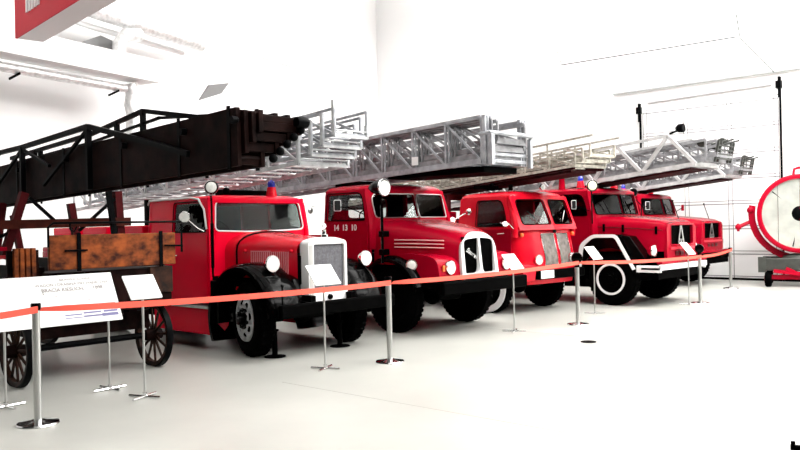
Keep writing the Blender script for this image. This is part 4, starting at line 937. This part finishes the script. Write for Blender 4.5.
for z in (5.2,):
    tag(B().bar((-14.5, 10.91, 5.35), (-14.5, 13.65, 5.03), .02).bar((-14.5, 10.8, 6.4), (-14.5, 10.8, 5.5), .015).obj('hanging_rail', SEAM), 'thin grey rail hanging high on the left side', 'rail')
tag(B().plate([(0, 0), (.55, .2), (.75, .45), (.25, .35)], [], lambda u, v, w: (-14.6+w, 9.3+u, 4.25+v), .06).obj('wall_bracket', PGREY), 'small grey triangular bracket high on the left wall', 'bracket')
# red sign beam
SB = thing('sign_beam', 'red-faced overhead beam with white letters at the top left', 'sign beam', (-11.5, 4.86, 4.6), -5)
B().box(-1.47, 6, .03, .42, 0, 1.4).obj('beam_body', WALL, SB)
B().box(-1.47, 6, 0, .03, .0, 1.4).obj('red_face', PRED, SB, label='red painted face')
for k in range(5): B().box(-.86+.13*k, -.78+.13*k, -.02, .0, .27, .62).obj('letter', WHT, SB)
# sectional door in the end wall
door = B(); x0, x1, zt = -10.1, -6.62, 4.46
door.box(x0, x1, EY, EY+.06, .0, zt); dd = struct(door.obj('door_1', WALL))
sm = B(); nr = 7
for k in range(nr+1):
    z = .06+(zt-.06)*k/nr
    sm.box(x0, x1, EY-.004, EY, z-.05, z-.03).box(x0, x1, EY-.004, EY, z+.03, z+.046)
for k in range(4):
    x = x0+.05+(x1-x0-.1)*k/3; sm.box(x-.06, x-.045, EY-.004, EY, 0, zt).box(x+.045, x+.06, EY-.004, EY, 0, zt)
o = sm.obj('door_seams', mat('pale_seam_grey', (.13, .135, .135), .6), dd); 
struct(B().box(-10.6, -5.9, EY-.02, EY+.1, -.02, .055).obj('trim_5', MBLK))
for i, (x, z0, z1) in enumerate(((-10.17, 0, 4.7), (-6.56, 0, 4.92))):
    t = struct(B().box(x-.02, x+.02, EY-.05, EY, z0, z1).obj('trim_%d' % (6+i), IRON))
    tag(B().box(x-.07, x+.05, EY-.14, EY-.02, z1-.28, z1-.1).tube([(x, EY-.1, z1-.5), (x, EY-.1, z1)], .03).obj('door_pulley', IRON), ['dark pulley at the upper left corner of the white door', 'dark pulley at the upper right corner of the white door'][i], 'pulley')
t = B().tube([(-10.0, EY+.09, 4.72), (-9.0, EY+.09, 4.74), (-8.2, EY+.09, 4.76), (-6.8, EY+.09, 4.78)], .03)
tag(t.obj('door_spring', mat('spring_grey', (.42, .42, .42), .5)), 'grey spring shaft above the white door', 'spring')
struct(B().box(-11, 0, EY+.02, EY+.1, 5.05, 5.09).obj('trim_8', SEAM))
tag(B().tube([(-12.3, EY-.5, 6.02), (-7.4, EY-.5, 5.95)], .014, 6).tube([(-12.45, EY-.5, 6.45), (-12.3, EY-.5, 6.02)], .008, 6).tube([(-7.38, EY-.5, 6.5), (-7.3, EY-.5, 5.9), (-6.6, EY-.3, 5.0)], .012, 6).obj('hanging_rail', IRON), 'thin dark rail hanging above the white door', 'rail')

# ------------------------------------------------------------------ light
PAN = [(-7.5, -4.5, -2, 7, 5, 'overhead light panel above the nearest radiators'), (-7.5, -4.5, 9, 18, 26, 'overhead light panel above the radiators farthest back'),
       (-2.5, .5, -2, 7, 6, 'overhead light panel above the near part of the aisle'), (-2.5, .5, 9, 18, 60, 'overhead light panel above the far part of the aisle'),
       (3, 6, 2, 18, 34, 'long overhead light panel right of the aisle'), (8.5, 11.5, 2, 18, 12, 'overhead light panel at the far right side')]
for a, b, c, d, v, lb in PAN:
    tag(B().box(a, b, c, d, 8.86, 8.9).obj('ceiling_light', emis('light_panel_glow', (1, .985, .96), v)), lb, 'ceiling light', 'long ceiling light panels')
for x0, x1, y0, y1, v, lb in ((-17, 12, 18.9, 19.9, 24, 'unseen light strip added to brighten the end wall'),):  # glowing strip added to lighten the end wall, out of view
    tag(B().box(x0, x1, y0, y1, 8.6, 8.64).obj('ceiling_light', emis('end_wall_fill_glow', (1, .985, .96), v)), lb, 'ceiling light', 'long ceiling light panels')
ld = bpy.data.lights.new('left_wall_fill', 'AREA'); ld.shape = 'RECTANGLE'; ld.size = 16; ld.size_y = .5; ld.energy = 260; ld.spread = R(100); ld.color = (1, .99, .97)  # unseen lamp added to brighten the left wall
lo_ = bpy.data.objects.new('left_wall_fill', ld); C.objects.link(lo_)
zz = -(Vector((-1, -.3, -.35)).normalized()); xx = Vector((-.3, .96, 0)); xx = (xx - zz*xx.dot(zz)).normalized(); yy = zz.cross(xx)
lo_.matrix_world = Matrix(((xx.x, yy.x, zz.x, -12.6), (xx.y, yy.y, zz.y, 14.0), (xx.z, yy.z, zz.z, 8.2), (0,0,0,1)))
wd = bpy.data.worlds.new('world'); S.world = wd; wd.use_nodes = True
wd.node_tree.nodes['Background'].inputs[0].default_value = (1, .99, .97, 1); wd.node_tree.nodes['Background'].inputs[1].default_value = .05
S.view_settings.view_transform = 'Standard'; S.view_settings.look = 'None'; S.view_settings.exposure = -1.12; S.view_settings.gamma = 1.0
S.view_settings.use_curve_mapping = False
S.cycles.use_denoising = True; S.cycles.max_bounces = 8; S.cycles.transparent_max_bounces = 12; S.cycles.sample_clamp_indirect = 10
